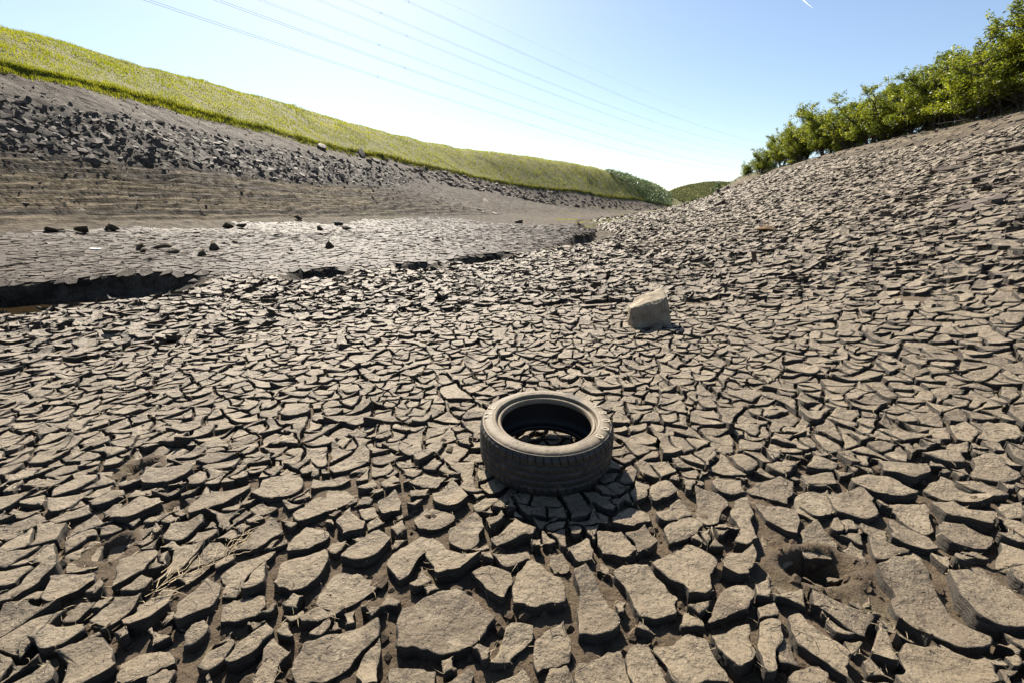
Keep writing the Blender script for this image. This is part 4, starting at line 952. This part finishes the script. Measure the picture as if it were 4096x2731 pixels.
# clods of mud and weed lying on the far flat
M_CLOD = mat_stone('dark_clod', (.040, .031, .020), (.095, .074, .045), 12, .9)
CLODS = [rock_mesh('clod', [(random.gauss(0, .7), random.gauss(0, .5), abs(random.gauss(0, .6))) for _ in range(16)], M_CLOD, 1, .12, 2.5, s) for s in range(5)]
clods = [(-16.9, 17.45, .27, 'biggest dark clod of mud on the far flat at left'), (-17.6, 16.9, .2, 'low dark clod beside the biggest clod at left'), (-17.2, 18.9, .22, 'dark clod behind the biggest clod at left'), (-12.06, 14.1, .16, 'dark weedy clod beyond the gully near the white litter'), (-11.6, 14.5, .18, 'upper clod of the little cluster near the white litter'), (-11.3, 13.3, .14, 'lower clod of the little cluster near the white litter'), (-10.26, 13.2, .11, 'single dark clod right of the little cluster'), (-9.0, 12.6, .15, 'rounded dark clod nearest the gully bank'), (-9.6, 14.1, .18, 'long low weedy clod behind the rounded clod'), (-10.2, 16.1, .10, 'tiny dark clod out on the pale flat'), (-15.0, 31.3, .25, 'small dark clod at the back of the flat'), (-11.8, 31.4, .28, 'dark clod just right of the distant tyre'), (-12.6, 29.1, .25, 'dark clod just in front of the distant tyre'), (-6.07, 14.5, .16, 'dark round clod in the middle of the pale flat'), (-15.5, 24.1, .28, 'left clod of a pair at the foot of the sandy ledges'), (-15.0, 24.6, .22, 'right clod of a pair at the foot of the sandy ledges')]
for i, (x, y, s, l) in enumerate(clods):
    put('mud_clod', CLODS[i % 5], (x, y, tz(x, y) - .02 * s), (0, 0, i * 1.7), (s, s, s * .8), label=l, cat='clod', group='dark clods on the far flat')
M_MOUND = mat_stone('brown_mound', (.075, .045, .02), (.17, .11, .05), 14, .95)
put('peat_mound', rock_mesh('peat_mound', [(random.gauss(0, .6), random.gauss(0, .5), abs(random.gauss(0, .3))) for _ in range(20)], M_MOUND, 2, .1, 3, 4), (9.24, 16.04, tz(9.24, 16.04)), (0, 0, .3), (.36, .36, .28), label='low brown peaty mound on the right slope', cat='mound')

# slate scree on the left bank and broken stone under the far shore
def scatter(n, test, r0, r1, a0, a1):
    a = rng.uniform(a0, a1, n); r = np.exp(rng.uniform(math.log(r0), math.log(r1), n))
    x, y = r * np.sin(a), r * np.cos(a); z = terrain(x, y); ul, ur = shore_u(x, y)
    k = rng.uniform(0, 1, n) < test(x, y, z, ul, ur); return x[k], y[k], z[k]
def normals(x, y, e=.4):
    return (terrain(x + e, y) - terrain(x - e, y)) / (2 * e), (terrain(x, y + e) - terrain(x, y - e)) / (2 * e)
def stones_joined(name, meshes, x, y, z, size, tip, squash, bias=0.0, **kw):
    dx, dy = normals(x, y); dx, dy = np.clip(dx, -.6, .6), np.clip(dy, -.6, .6); vs, fs, off = [], [], 0
    which = rng.integers(0, len(meshes), len(x))
    for m in range(len(meshes)):
        me = meshes[m]; co = np.empty(len(me.vertices) * 3, np.float32); me.vertices.foreach_get('co', co); co = co.reshape(-1, 3)
        tri = np.array([p.vertices[:] for p in me.polygons if len(p.vertices) == 3])
        k = np.where(which == m)[0]
        if not len(k): continue
        yaw = rng.uniform(0, 6.28, len(k)); c, s = np.cos(yaw), np.sin(yaw)
        X = (co[None, :, 0] * c[:, None] - co[None, :, 1] * s[:, None]); Y = (co[None, :, 0] * s[:, None] + co[None, :, 1] * c[:, None])
        tx = dx[k] + rng.normal(0, tip, len(k)); ty = dy[k] + rng.normal(bias, tip, len(k))
        S = size[k][:, None]
        v = np.stack([x[k][:, None] + X * S, y[k][:, None] + Y * S, z[k][:, None] + co[None, :, 2] * S * squash + (X * tx[:, None] + Y * ty[:, None]) * S + .1 * S], -1)
        vs.append(v.reshape(-1, 3)); fs.append((tri[None] + (off + np.arange(len(k)) * len(co))[:, None, None]).reshape(-1, 3)); off += len(k) * len(co)
    return obj_np(name, np.concatenate(vs), [np.concatenate(fs)], [meshes[0].materials[0]], None, False, kind='stuff', **kw)
def scree(x, y, z, ul, ur):
    n = fbm(x * .1, y * .1, 4, 81) * .5
    w = sstep(3.4, 4.6, z + n) * (1 - sstep(6.5, 8.0, z + n)) * (1 - sstep(-17, -9, x)) * (ul < -.4)
    return np.clip(w + .10 * (z > 1.2) * (ul < -.4) * (z < 9), 0, 1) * (x < 6)
def shore_test(x, y, z, ul, ur):
    r = np.hypot(x, y); return (ul < -.5) * (ul > -2 - .07 * r) * (z > 1.0) * sstep(60, 95, r) * .9
def individuals(x, y, z, size, n, name, meshes, label, cat, group, tip, squash, bias=0.0):
    """the n that look largest become things of their own"""
    r = np.hypot(x, y); o = np.argsort(-size / r); dx, dy = normals(x, y)
    for i in o[:n]:
        nn = Vector((-dx[i] + random.gauss(0, tip), -dy[i] - random.gauss(bias, tip), 1)).normalized()
        rot = (nn.to_track_quat('Z', 'Y') @ Matrix.Rotation(random.uniform(0, 6.28), 3, 'Z').to_quaternion()).to_euler()
        put(name, random.choice(meshes), (x[i], y[i], z[i] + .1 * size[i]), rot, (size[i], size[i], size[i] * squash), label=label, cat=cat, group=group)
    return o[n:]
x, y, z = scatter(36000, scree, 22, 75, -.95, -.05)
size = np.exp(rng.normal(-2.2, .48, len(x))) * np.where((x < -15) & (z > 3.6) & (z < 7.6), 1.2, .62)
size = np.minimum(size, .42); vis = (np.arctan2(x, y) > -.90)
x, y, z, size = x[vis], y[vis], z[vis], size[vis]
o = individuals(x, y, z, size, 240, 'slate_stone', SLABS, 'dark flat slate among the scree on the steep left bank', 'slate', 'slates strewn over the left bank', .25, .8, .45)
stones_joined('slate_scree', SLABS, x[o], y[o], z[o], size[o], .3, .8, .45, label='dark slate scree covering the steep left bank', cat='scree')
n_scree = len(o)
x, y, z = scatter(9000, shore_test, 60, 215, -.35, .36)
size = np.exp(rng.normal(-.95, .4, len(x))) * np.interp(np.hypot(x, y), [60, 120, 200], [.6, 1.0, 1.1])
o = individuals(x, y, z, size, 120, 'shore_stone', BLOCKS, 'brown angular stone in the rubble under the far grassy shore', 'stone', 'stones under the far shore', .3, 1.0)
stones_joined('shore_rubble', BLOCKS, x[o], y[o], z[o], size[o], .3, 1.0, label='band of broken brown stone below the far grassy shore', cat='rubble')
# ledges of rock on the spur and odd stones over the right slope
for i, (x, y, s, l) in enumerate([(19.2, 41.4, .6, 'dark rock ledge breaking through the right slope near the valley'), (30.5, 66, .95, 'jagged rock outcrop on the edge of the right spur'), (35.5, 76, .9, 'upper rock outcrop on the edge of the right spur'), (26.5, 58, .7, 'tilted slab below the outcrop on the right spur')]):
    stone('outcrop', BLOCKS, x, y, s, l, 'outcrop', yaw=.5 + i, tip=.3, sc=(1.4, .9, .8))
def loose(x, y, z, ul, ur): return (ur < -1) * (z > 1.0) * (x > 5) * (.15 + .85 * (z > 6.2))
x, y, z = scatter(9000, loose, 12, 70, .2, .95)
size = np.exp(rng.normal(-2.2, .4, len(x)))
stones_joined('loose_stones', BLOCKS, x, y, z, size, .2, .6, label='small stones scattered over the muddy right slope', cat='stones')
def inflat(x, y, z, ul, ur):
    A, B = zones(x, y, z)[:2]; return B * .5
x, y, z = scatter(90, inflat, 12, 45, -.85, .1)
stones_joined('flat_debris', CLODS, x, y, z - .01, np.exp(rng.normal(-3.2, .3, len(x))), .1, .8, label='bits of dark weed and mud dotted over the far flat', cat='debris')

def ingully(x, y, z, ul, ur):
    g, sd, at = gully(x, y); return (g > .12) * (at < 4.6) * .6
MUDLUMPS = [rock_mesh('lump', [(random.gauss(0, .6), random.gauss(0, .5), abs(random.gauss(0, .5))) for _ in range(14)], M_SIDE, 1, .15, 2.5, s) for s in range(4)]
x, y, z = scatter(2600, ingully, 9, 17, -1.05, -.5)
stones_joined('fallen_mud', MUDLUMPS, x, y, z - .03, np.exp(rng.normal(-3.15, .5, len(x))), .2, .9, label='lumps of dark mud fallen from the gully bank', cat='mud')
# ------------------------------------------------------------------ stream water left in the gully
M_WATER = NT('brown_water'); M_WATER.set(Base_Color=(.030, .020, .010), Roughness=.06, Normal=M_WATER.bump(M_WATER.noise(9, 3), .08, .02)); M_WATER = M_WATER.m
WATER_Z = -.69
cl = CHN[:6]; nrm = np.array([[-(b - a)[1], (b - a)[0]] / np.hypot(*(b - a)) for a, b in zip(cl[:-1], cl[1:])]); nrm = np.vstack([nrm, nrm[-1:]])
L_, R_ = cl + nrm * .95, cl - nrm * 1.5
wv = np.vstack([np.column_stack([L_, np.full(len(cl), WATER_Z)]), np.column_stack([R_, np.full(len(cl), WATER_Z)])])
k = len(cl); obj_np('stream_water', wv, [np.array([(i, k + i, k + i + 1, i + 1) for i in range(k - 1)])], [M_WATER], None, False, kind='structure', label='narrow strip of still brown water in the gully')
# ------------------------------------------------------------------ grass, rushes, bracken
def blades(name, x, y, z, h, w, mat, lean=.35, parts=1, bias=(0, 0), **kw):
    n = len(x); a = rng.uniform(0, 6.283, n); la = rng.uniform(0, 6.283, n); ln = rng.uniform(.1, 1, n) * lean * h
    ca, sa = np.cos(a) * w / 2, np.sin(a) * w / 2
    b0 = np.stack([x - ca, y - sa, z - .03], -1); b1 = np.stack([x + ca, y + sa, z - .03], -1)
    tip = np.stack([x + np.cos(la) * ln + bias[0] * h, y + np.sin(la) * ln + bias[1] * h, z + h], -1)
    v = np.stack([b0, b1, tip], 1).reshape(-1, 3); f = np.arange(3 * n).reshape(-1, 3)
    t = np.clip(.5 + .30 * fbm(x * .25, y * .25, 3, 31) + rng.normal(0, .22, n), 0, 1)
    return obj_np(name, v, [f], [mat], None, False, {'tone': np.repeat(t, 3)}, kind='stuff', **kw)
def polar(n, r0, r1, a0, a1):
    a = rng.uniform(a0, a1, n); r = np.exp(rng.uniform(math.log(r0), math.log(r1), n)); return r * np.sin(a), r * np.cos(a), r, a
x, y, r, a = polar(400000, 40, 260, -.93, .34)
ul, ur = shore_u(x, y); k = (ul > -.15) & (ul < 10 + .45 * r); x, y, r, a, ul = x[k], y[k], r[k], a[k], ul[k]
z = terrain(x, y)
fern_edge = .205 + .085 * (1 - np.clip((z - 7) / 11, 0, 1)) + .008 * fbm(x * .12, y * .12, 3, 33)
isf = (a > fern_edge) & (r > 150)
g = ~isf
cl_ = np.clip(.5 + .9 * fbm(x * .8, y * .8, 3, 35), 0, 1.2)
h = (.08 + .30 * cl_ * rng.uniform(.5, 1, len(x))) * np.interp(r, [40, 80, 220], [.85, 1.0, 1.5])
blades('hill_grass', x[g], y[g], z[g], h[g], (.00105 * r * rng.uniform(.6, 1.2, len(x)))[g], M_BLADE, .5, label='bright yellow-green grass covering the left hillside', cat='grass')
# longer fringe overhanging the turf edge
i = rng.integers(0, len(SHL) - 1, 60000); t = rng.uniform(0, 1, 60000)[:, None]
wgt = rng.uniform(0, 1, 60000)
p = SHL[i] * (1 - t) + SHL[i + 1] * t + rng.normal(0, .30, (60000, 2))
rr = np.hypot(*p.T); k = (np.arctan2(p[:, 0], p[:, 1]) > -.95) & (rr < 235); p, rr = p[k], rr[k]
zz = terrain(p[:, 0], p[:, 1]); d = fbm(p[:, 0] * .35, p[:, 1] * .35, 3, 37)
green = rng.uniform(0, 1, len(p)) < np.interp(rr, [40, 60, 90], [.9, .6, .35])
hh = (.14 + .28 * np.clip(.4 + d, 0, 1)) * rng.uniform(.5, 1.1, len(p)) * np.interp(rr, [40, 100, 220], [.9, 1.25, 1.6])
blades('edge_grass', p[green, 0], p[green, 1], zz[green], hh[green], .0010 * rr[green], M_BLADE, .45, label='long grass fringe overhanging the turf edge of the left bank', cat='grass')
blades('rushes', p[~green, 0], p[~green, 1], zz[~green], hh[~green] * 1.15, .0010 * rr[~green], M_DRYBLADE, .3, label='dark rushes and dead grass along the turf edge', cat='rushes')
def leaf_cards(n, p, size, up=.3):
    """n leaf rhombs at points p (n,3), random facing"""
    d = rng.normal(0, 1, (n, 3)); d[:, 2] += up; d /= np.linalg.norm(d, axis=1)[:, None]
    e = rng.normal(0, 1, (n, 3)); e -= d * (e * d).sum(1)[:, None]; e /= np.linalg.norm(e, axis=1)[:, None]
    L = size[:, None]; W = L * .42
    q = np.stack([p - d * L * .5, p + e * W * .5 + d * L * .05, p + d * L * .5, p - e * W * .5 + d * L * .05], 1)
    return q.reshape(-1, 3), np.arange(4 * n).reshape(-1, 4)
xf, yf, zf, rf = x[isf], y[isf], z[isf], r[isf]
m = len(xf); rep = 2
pf = np.stack([np.repeat(xf, rep), np.repeat(yf, rep), np.repeat(zf, rep)], -1) + rng.normal(0, .35, (m * rep, 3)) + np.array([0, 0, .45])
bump = fbm(pf[:, 0] * .45, pf[:, 1] * .45, 3, 39); pf[:, 2] += .8 * bump
v, f = leaf_cards(m * rep, pf, rng.uniform(.5, 1.0, m * rep), .6)
obj_np('bracken', v, [f], [M_FERN], None, False, {'tone': np.repeat(np.clip(.55 + .5 * bump + rng.normal(0, .2, m * rep), 0, 1), 4)}, kind='stuff', label='grey-green bracken covering the end of the left hill', cat='bracken')
# green patches by the stream head, ridge cover and turf under the trees
def bank_cover(n, r0, r1, a0, a1, test, h, w, mat, name, label, cat):
    x, y, r, a = polar(n, r0, r1, a0, a1); ul, ur = shore_u(x, y); z = terrain(x, y); k = test(x, y, z, ul, ur, r)
    x, y, z, r = x[k], y[k], z[k], r[k]
    blades(name, x, y, z, h * rng.uniform(.4, 1.1, len(x)), w * r, mat, .5, label=label, cat=cat)
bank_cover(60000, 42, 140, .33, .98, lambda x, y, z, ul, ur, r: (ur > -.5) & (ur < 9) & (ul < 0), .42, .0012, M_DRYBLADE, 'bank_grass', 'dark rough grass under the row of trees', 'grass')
bank_cover(14000, 48, 110, .10, .33, lambda x, y, z, ul, ur, r: (fbm(x * .10, y * .10, 4, 81) > .28) & (ul < -3) & (ur < -3) & (z < 2.2), .10, .0016, M_BLADE, 'bed_grass', 'thin new grass greening the damp valley floor', 'grass')
bank_cover(50000, 250, 620, .18, .52, lambda x, y, z, ul, ur, r: z > 3, 1.4, .0030, M_HEATH, 'ridge_cover', 'heath and bracken covering the distant ridge', 'heath')

# ------------------------------------------------------------------ trees
def tube_path(P, R, n=5):
    P = np.array(P, float); R = np.array(R, float); K = len(P)
    t = np.gradient(P, axis=0); t /= np.linalg.norm(t, axis=1)[:, None] + 1e-9
    ref = np.where(np.abs(t[:, 2:3]) < .9, np.array([[0, 0, 1.]]), np.array([[1., 0, 0]]))
    u = np.cross(t, ref); u /= np.linalg.norm(u, axis=1)[:, None]; w = np.cross(t, u)
    a = np.linspace(0, 2 * np.pi, n, endpoint=False)
    v = P[:, None] + R[:, None, None] * (u[:, None] * np.cos(a)[None, :, None] + w[:, None] * np.sin(a)[None, :, None])
    i, j = np.meshgrid(np.arange(K - 1), np.arange(n), indexing='ij'); j2 = (j + 1) % n
    q = np.stack([i * n + j, i * n + j2, (i + 1) * n + j2, (i + 1) * n + j], -1).reshape(-1, 4)
    return v.reshape(-1, 3), q
class Tubes:
    def __init__(s): s.v, s.f, s.o = [], [], 0
    def add(s, P, R, n=5):
        v, q = tube_path(P, R, n); s.v.append(v); s.f.append(q + s.o); s.o += len(v)
    def mesh(s, name, mat): return mesh_np(name, np.concatenate(s.v), [np.concatenate(s.f)], [mat], None, True)
def wiggle(p, d, L, n, bend, rise=0.0):
    P = [np.array(p, float)]; d = np.array(d, float)
    for _ in range(n):
        d = d + rng.normal(0, bend, 3) + np.array([0, 0, rise]); d /= np.linalg.norm(d); P.append(P[-1] + d * L / n)
    return np.array(P), d
def make_tree(seed, stems, spread, low, leaves, leaf, mat, round_=False):
    """unit-height tree: (trunk mesh, limb mesh, crown mesh)"""
    global rng
    keep = rng; rng = np.random.default_rng(seed)
    T, B = Tubes(), Tubes(); tips = []
    for s in range(stems):
        a = s / stems * 6.283 + rng.uniform(-.5, .5); tilt = rng.uniform(.15, .75) * spread if stems > 1 else .06
        d = (math.cos(a) * tilt, math.sin(a) * tilt, 1)
        P, dd = wiggle((math.cos(a) * .03, math.sin(a) * .03, -.03), d, rng.uniform(.5, .7) if stems > 1 else .42, 7, .10)
        r0 = .016 if stems > 1 else .035
        T.add(P, np.linspace(r0, r0 * .45, len(P)), 6)
        for b in range(13 if stems > 1 else 16):
            k = rng.integers(1, len(P)); ang = rng.uniform(0, 6.283); el = rng.uniform(-.1, 1.1)
            L = rng.uniform(.18, .36) * (1.0 if stems > 1 else 1.25)
            Q, e = wiggle(P[k], (math.cos(ang), math.sin(ang), el), L, 5, .20, .06)
            B.add(Q, np.linspace(r0 * .38, r0 * .12, len(Q)), 4)
            for c in range(7):
                kk = rng.integers(2, len(Q)); ang = rng.uniform(0, 6.283)
                S, e2 = wiggle(Q[kk], (math.cos(ang), math.sin(ang), rng.uniform(-.1, 1.0)), rng.uniform(.08, .17), 4, .25, .06)
                B.add(S, np.linspace(r0 * .14, r0 * .05, len(S)), 3); tips.append(S)
    tips = np.array(tips); n = len(tips)
    k = rng.integers(0, n, leaves); s = rng.uniform(0, 1, leaves) ** .6 * 3.999; i0 = s.astype(int); fr = (s - i0)[:, None]
    p = tips[k, i0] * (1 - fr) + tips[k, i0 + 1] * fr
    cl_tone = rng.normal(.5, .22, n)[k]
    p = p + rng.normal(0, .016 if not round_ else .032, (leaves, 3))
    if round_:                                            # mound the canopy into billows
        c = np.array([0, 0, .62]); q = p - c; rad = np.linalg.norm(q / np.array([.52, .52, .40]), axis=1); p = c + q * np.minimum(1, 1 / np.maximum(rad, .01))[:, None]
    p[:, 2] = np.maximum(p[:, 2], low + rng.uniform(0, .12, leaves))
    top = np.percentile(p[:, 2], 99.5); k_ = 1 / top
    p = p * np.array([1, 1, k_]); T.v = [q * np.array([1, 1, k_]) for q in T.v]; B.v = [q * np.array([1, 1, k_]) for q in B.v]
    v, f = leaf_cards(leaves, p, rng.uniform(.7, 1.25, leaves) * leaf, .35)
    crown = mesh_np('crown', v, [f], [mat], None, False, {'tone': np.repeat(np.clip(cl_tone + rng.normal(0, .15, leaves), 0, 1), 4)})
    rng = keep
    return T.mesh('trunk', M_BARK), B.mesh('branches', M_BARK), crown
WILLOWS = [make_tree(100 + i, st, sp, .12, 24000, .028, M_LEAF) for i, (st, sp) in enumerate([(5, .9), (6, 1.0), (4, .8), (6, 1.1)])]
OAKS = [make_tree(200 + i, 1, 1, .18, 9000, .034, M_OAK, True) for i in range(2)]
SHRUBS = [make_tree(300, 7, 1.3, .02, 7000, .045, M_LEAF)]
def plant_tree(name, kind, x, y, h, wide, yaw, label, group, cat='tree', sink=.1):
    o = empty(name, (x, y, tz(x, y) - sink), (0, 0, yaw)); o.scale = (h * wide, h * wide, h); tag(o, label, cat, group)
    for nm, me in zip(('trunk', 'branches', 'crown'), kind): link(bpy.data.objects.new(nm, me), o)
    return o
def ray_dir(px, py):
    x, u = px - 2048., 1365.5 - py; cp, sp = math.cos(PITCH), math.sin(PITCH)
    return x, 1707 * cp + u * sp, -1707 * sp + u * cp
# (x, y, height, width factor, mesh, label)
ROW = [
  (51.0, 99.2, 2.9),
  (50.3, 92.4, 4.8),
  (49.0, 83.4, 5.7),
  (47.4, 74.9, 6.7),
  (45.9, 67.7, 6.7),
  (44.0, 60.6, 5.4),
  (43.1, 56.0, 6.0),
  (41.9, 51.5, 5.4),
  (40.8, 47.3, 6.0),
  (40.1, 44.0, 5.6),
  (39.4, 41.2, 5.3),
  (38.7, 38.6, 5.4),
  (38.4, 36.6, 5.9),
  (38.1, 35.0, 6.2),
  (37.8, 33.1, 5.9),
]
ROW_LABELS = ['smallest bush at the far left end of the tree row', 'thin wispy shrub second from the left end of the row', 'yellow-green tree third from the left end of the row', 'rounded tree fourth from the left end of the row', 'tall dark-topped tree fifth from the left end of the row', 'low bright yellow-green tree sixth from the left of the row', 'upright tree seventh from the left of the row', 'bushy tree in the middle of the row', 'broad tree just right of the middle of the row', 'tree sixth from the right end of the row', 'tree fifth from the right end of the row', 'leaning tree fourth from the right end of the row', 'tall tree third from the right end of the row', 'tallest tree cut by the right edge of the picture', 'tree beyond the right edge, only its outer leaves showing']
for i, ((x, y, h), l) in enumerate(zip(ROW, ROW_LABELS)):
    kind = SHRUBS[0] if i in (0, 5) else WILLOWS[i % 4]
    plant_tree('willow_tree', kind, x, y, h * (1.08 + .012 * max(0, i - 6)), 1.25 if i not in (1,) else .9, i * 1.9, l, 'trees along the right bank')
for i, (x, y, h) in enumerate(ROW[2:13:2]):                # a second, hidden line close behind
    n = Vector((x, y)).normalized() * 5
    plant_tree('willow_tree', WILLOWS[(i + 2) % 4], x + n.x + 2.5, y + n.y, h * .92, 1.1, i * 2.3 + 1, 'tree of the second line showing through gaps behind the front row', 'trees behind the front row')
plant_tree('oak_tree', OAKS[0], *[(v) for v in (60.0, 128.0)], 8.2, 1.0, .4, 'dark round oak at the valley bottom', 'trees in the valley')
plant_tree('oak_tree', OAKS[1], 72.0, 131.0, 9.6, .95, 1.4, 'domed oak behind the rocky spur, higher of the two', 'trees in the valley')
plant_tree('valley_bush', SHRUBS[0], 62.5, 122.0, 3.4, 1.3, .9, 'bright bush in front of the dark oak', 'bushes in the valley', 'bush')
plant_tree('valley_bush', SHRUBS[0], 67.0, 126.0, 6.0, 1.0, 2.1, 'tall bush between the two oaks', 'bushes in the valley', 'bush')
plant_tree('valley_bush', SHRUBS[0], 57.5, 119.0, 2.0, 1.5, 3.0, 'low bush at the foot of the dark oak', 'bushes in the valley', 'bush')
# ------------------------------------------------------------------ crumbs, root fibres and straw in the nearest cracks
n = 9000
a = rng.uniform(-1.1, 1.1, n); r = .7 + 4.3 * rng.uniform(0, 1, n) ** 1.5; x, y = r * np.sin(a), r * np.cos(a)
z = np.interp(r, [0, 6], [-.040, -.043]) + terrain(x, y) + .018 * fbm(x * 3.1, y * 3.1, 3, 74) * -1
s = np.exp(rng.normal(-5.0, .45, n)) * np.interp(r, [.7, 5], [1, 1.7])
ico = bmesh.new(); bmesh.ops.create_icosphere(ico, subdivisions=1, radius=1); iv = np.array([v.co[:] for v in ico.verts]); it = np.array([[v.index for v in f.verts] for f in ico.faces]); ico.free()
v = iv[None] * (s[:, None] * rng.uniform(.6, 1.4, (n, len(iv))))[..., None] + np.stack([x, y, z + s * .3], -1)[:, None]
f = (it[None] + (np.arange(n) * len(iv))[:, None, None]).reshape(-1, 3)
obj_np('soil_crumbs', v.reshape(-1, 3), [f], [M_SOIL], None, False, kind='stuff', label='brown soil crumbs lying in the cracks between mud plates', cat='soil')
# fibres stick out of plate rims
rim = np.concatenate([s_[1][None, :][:, rng.integers(0, max(1, s_[1].shape[0] // 2), 7)][0] for s_ in single[:900]])
n = len(rim); L = rng.uniform(.008, .034, n)
d = rng.normal(0, 1, (n, 3)); d[:, 2] *= .45; d /= np.linalg.norm(d, axis=1)[:, None]
e = np.cross(d, [0, 0, 1.]); e /= np.linalg.norm(e, axis=1)[:, None] + 1e-9
p0 = rim + np.array([0, 0, .004]); p1 = p0 + d * L[:, None] * .55 + rng.normal(0, .003, (n, 3)); p2 = p0 + d * L[:, None] + rng.normal(0, .006, (n, 3))
w = (.00045 * np.maximum(1, np.hypot(rim[:, 0], rim[:, 1]) * .8))[:, None]
v = np.stack([p0 - e * w, p0 + e * w, p1 + e * w, p1 - e * w, p2], 1).reshape(-1, 3); b = np.arange(n) * 5
obj_np('root_fibres', v, [np.stack([b, b + 1, b + 2, b + 3], -1), np.stack([b + 3, b + 2, b + 4], -1)], [M_FIBRE], None, False, kind='stuff', label='fine pale root fibres sticking out of the mud plate edges', cat='roots')
# the clump of straw left of the big plates
T = Tubes()
for i in range(60):
    t = rng.uniform(0, 1); px, py = -1.16 + .20 * t + rng.normal(0, .02), 1.06 + .26 * t + rng.normal(0, .02)
    P, _ = wiggle((px, py, terrain1(px, py) + rng.uniform(-.01, .025)), (.55 + rng.normal(0, .5), .85 + rng.normal(0, .5), rng.normal(0, .15)), rng.uniform(.03, .10), 4, .22)
    T.add(P, np.linspace(.0014, .0006, len(P)), 3)
o = bpy.data.objects.new('straw_clump', T.mesh('straw_clump', M_FIBRE)); link(o); tag(o, 'tangled clump of bleached straw caught in a crack at lower left', 'straw')

# ------------------------------------------------------------------ overhead power lines across the valley
M_CABLE = mat_plain('aluminium_cable', (.10, .12, .16), .9)
M_SPACER = mat_plain('spacer_clamp', (.05, .05, .06), .5)
"""plan start x, y and the sag parabola along the line"""
LINES = [(-62.0, 88.0, .0001245, -.0499934, 35.724, 1), (-55.0, 88.0, .0001114, -.0422008, 37.385, 1), (-61.0, 88.0, .0001183, -.036178, 42.107, 2), (-54.0, 88.0, .000103, -.0268588, 43.637, 2), (-60.0, 88.0, .00011, -.0217012, 48.201, 2), (-53.0, 88.0, .0000911, -.0076676, 49.933, 2), (-56.0, 88.0, .0000697, .0141247, 53.683, 0)]
NAMES = ['lowest power cable crossing the sky above the hill', 'second lowest power cable crossing the sky', 'thin double power cable, third from the bottom', 'double power cable in the middle of the span', 'double power cable, third from the top', 'double power cable just below the topmost wire', 'faint topmost earth wire of the power line']
DX, DY = 288 / 464.15, 364 / 464.15
for (x0, y0, qa, qb, qc, tw), l in zip(LINES, NAMES):
    root = empty('power_cable', (x0, y0, qc)); tag(root, l, 'power cable', 'power cables overhead')
    s = np.linspace(-60, 640, 80)
    for off in ((-.2, .2) if tw else (0,)):
        T = Tubes(); P = np.stack([DX * s - DY * off * .3, DY * s + DX * off * .3, qa * s * s + qb * s + off], -1)
        T.add(P, np.full(len(s), .026 if tw == 1 else .020 if tw else .013), 4)
        link(bpy.data.objects.new('conductor', T.mesh('conductor', M_CABLE)), root)
    if tw:
        for k in (45, 112, 202, 300, 420):
            sp = rock_mesh('spacer', [(i * .045, j * .045, h * .23) for i in (-1, 1) for j in (-1, 1) for h in (-1, 1)], M_SPACER, 0, 0, smooth=False)
            o = link(bpy.data.objects.new('spacer', sp), root); o.location = (DX * k, DY * k, qa * k * k + qb * k)
# short contrail high in the sky
M_TRAIL = NT('ice_trail'); M_TRAIL.set(Alpha=.5); M_TRAIL = M_TRAIL.leafy((.9, .92, .95), .7, 1.0)
T = Tubes()
d0 = np.array(ray_dir(3205, -5)); d1 = np.array(ray_dir(3257, 40)); d0 = d0 / d0[2]; d1 = d1 / d1[2]
for w in (-1, 1):
    P = [np.array([0, 0, CAM_H]) + (d0 + (d1 - d0) * t) * 4200 + np.array([w * 7.0 * (1 - t), 0, 0]) for t in np.linspace(-.3, 1, 8)]
    T.add(P, np.interp(np.linspace(0, 1, 8), [0, .8, 1], [6.0, 4.0, .8]), 6)
o = bpy.data.objects.new('contrail', T.mesh('contrail', M_TRAIL)); link(o); tag(o, 'short white contrail high in the sky at upper right', 'contrail')
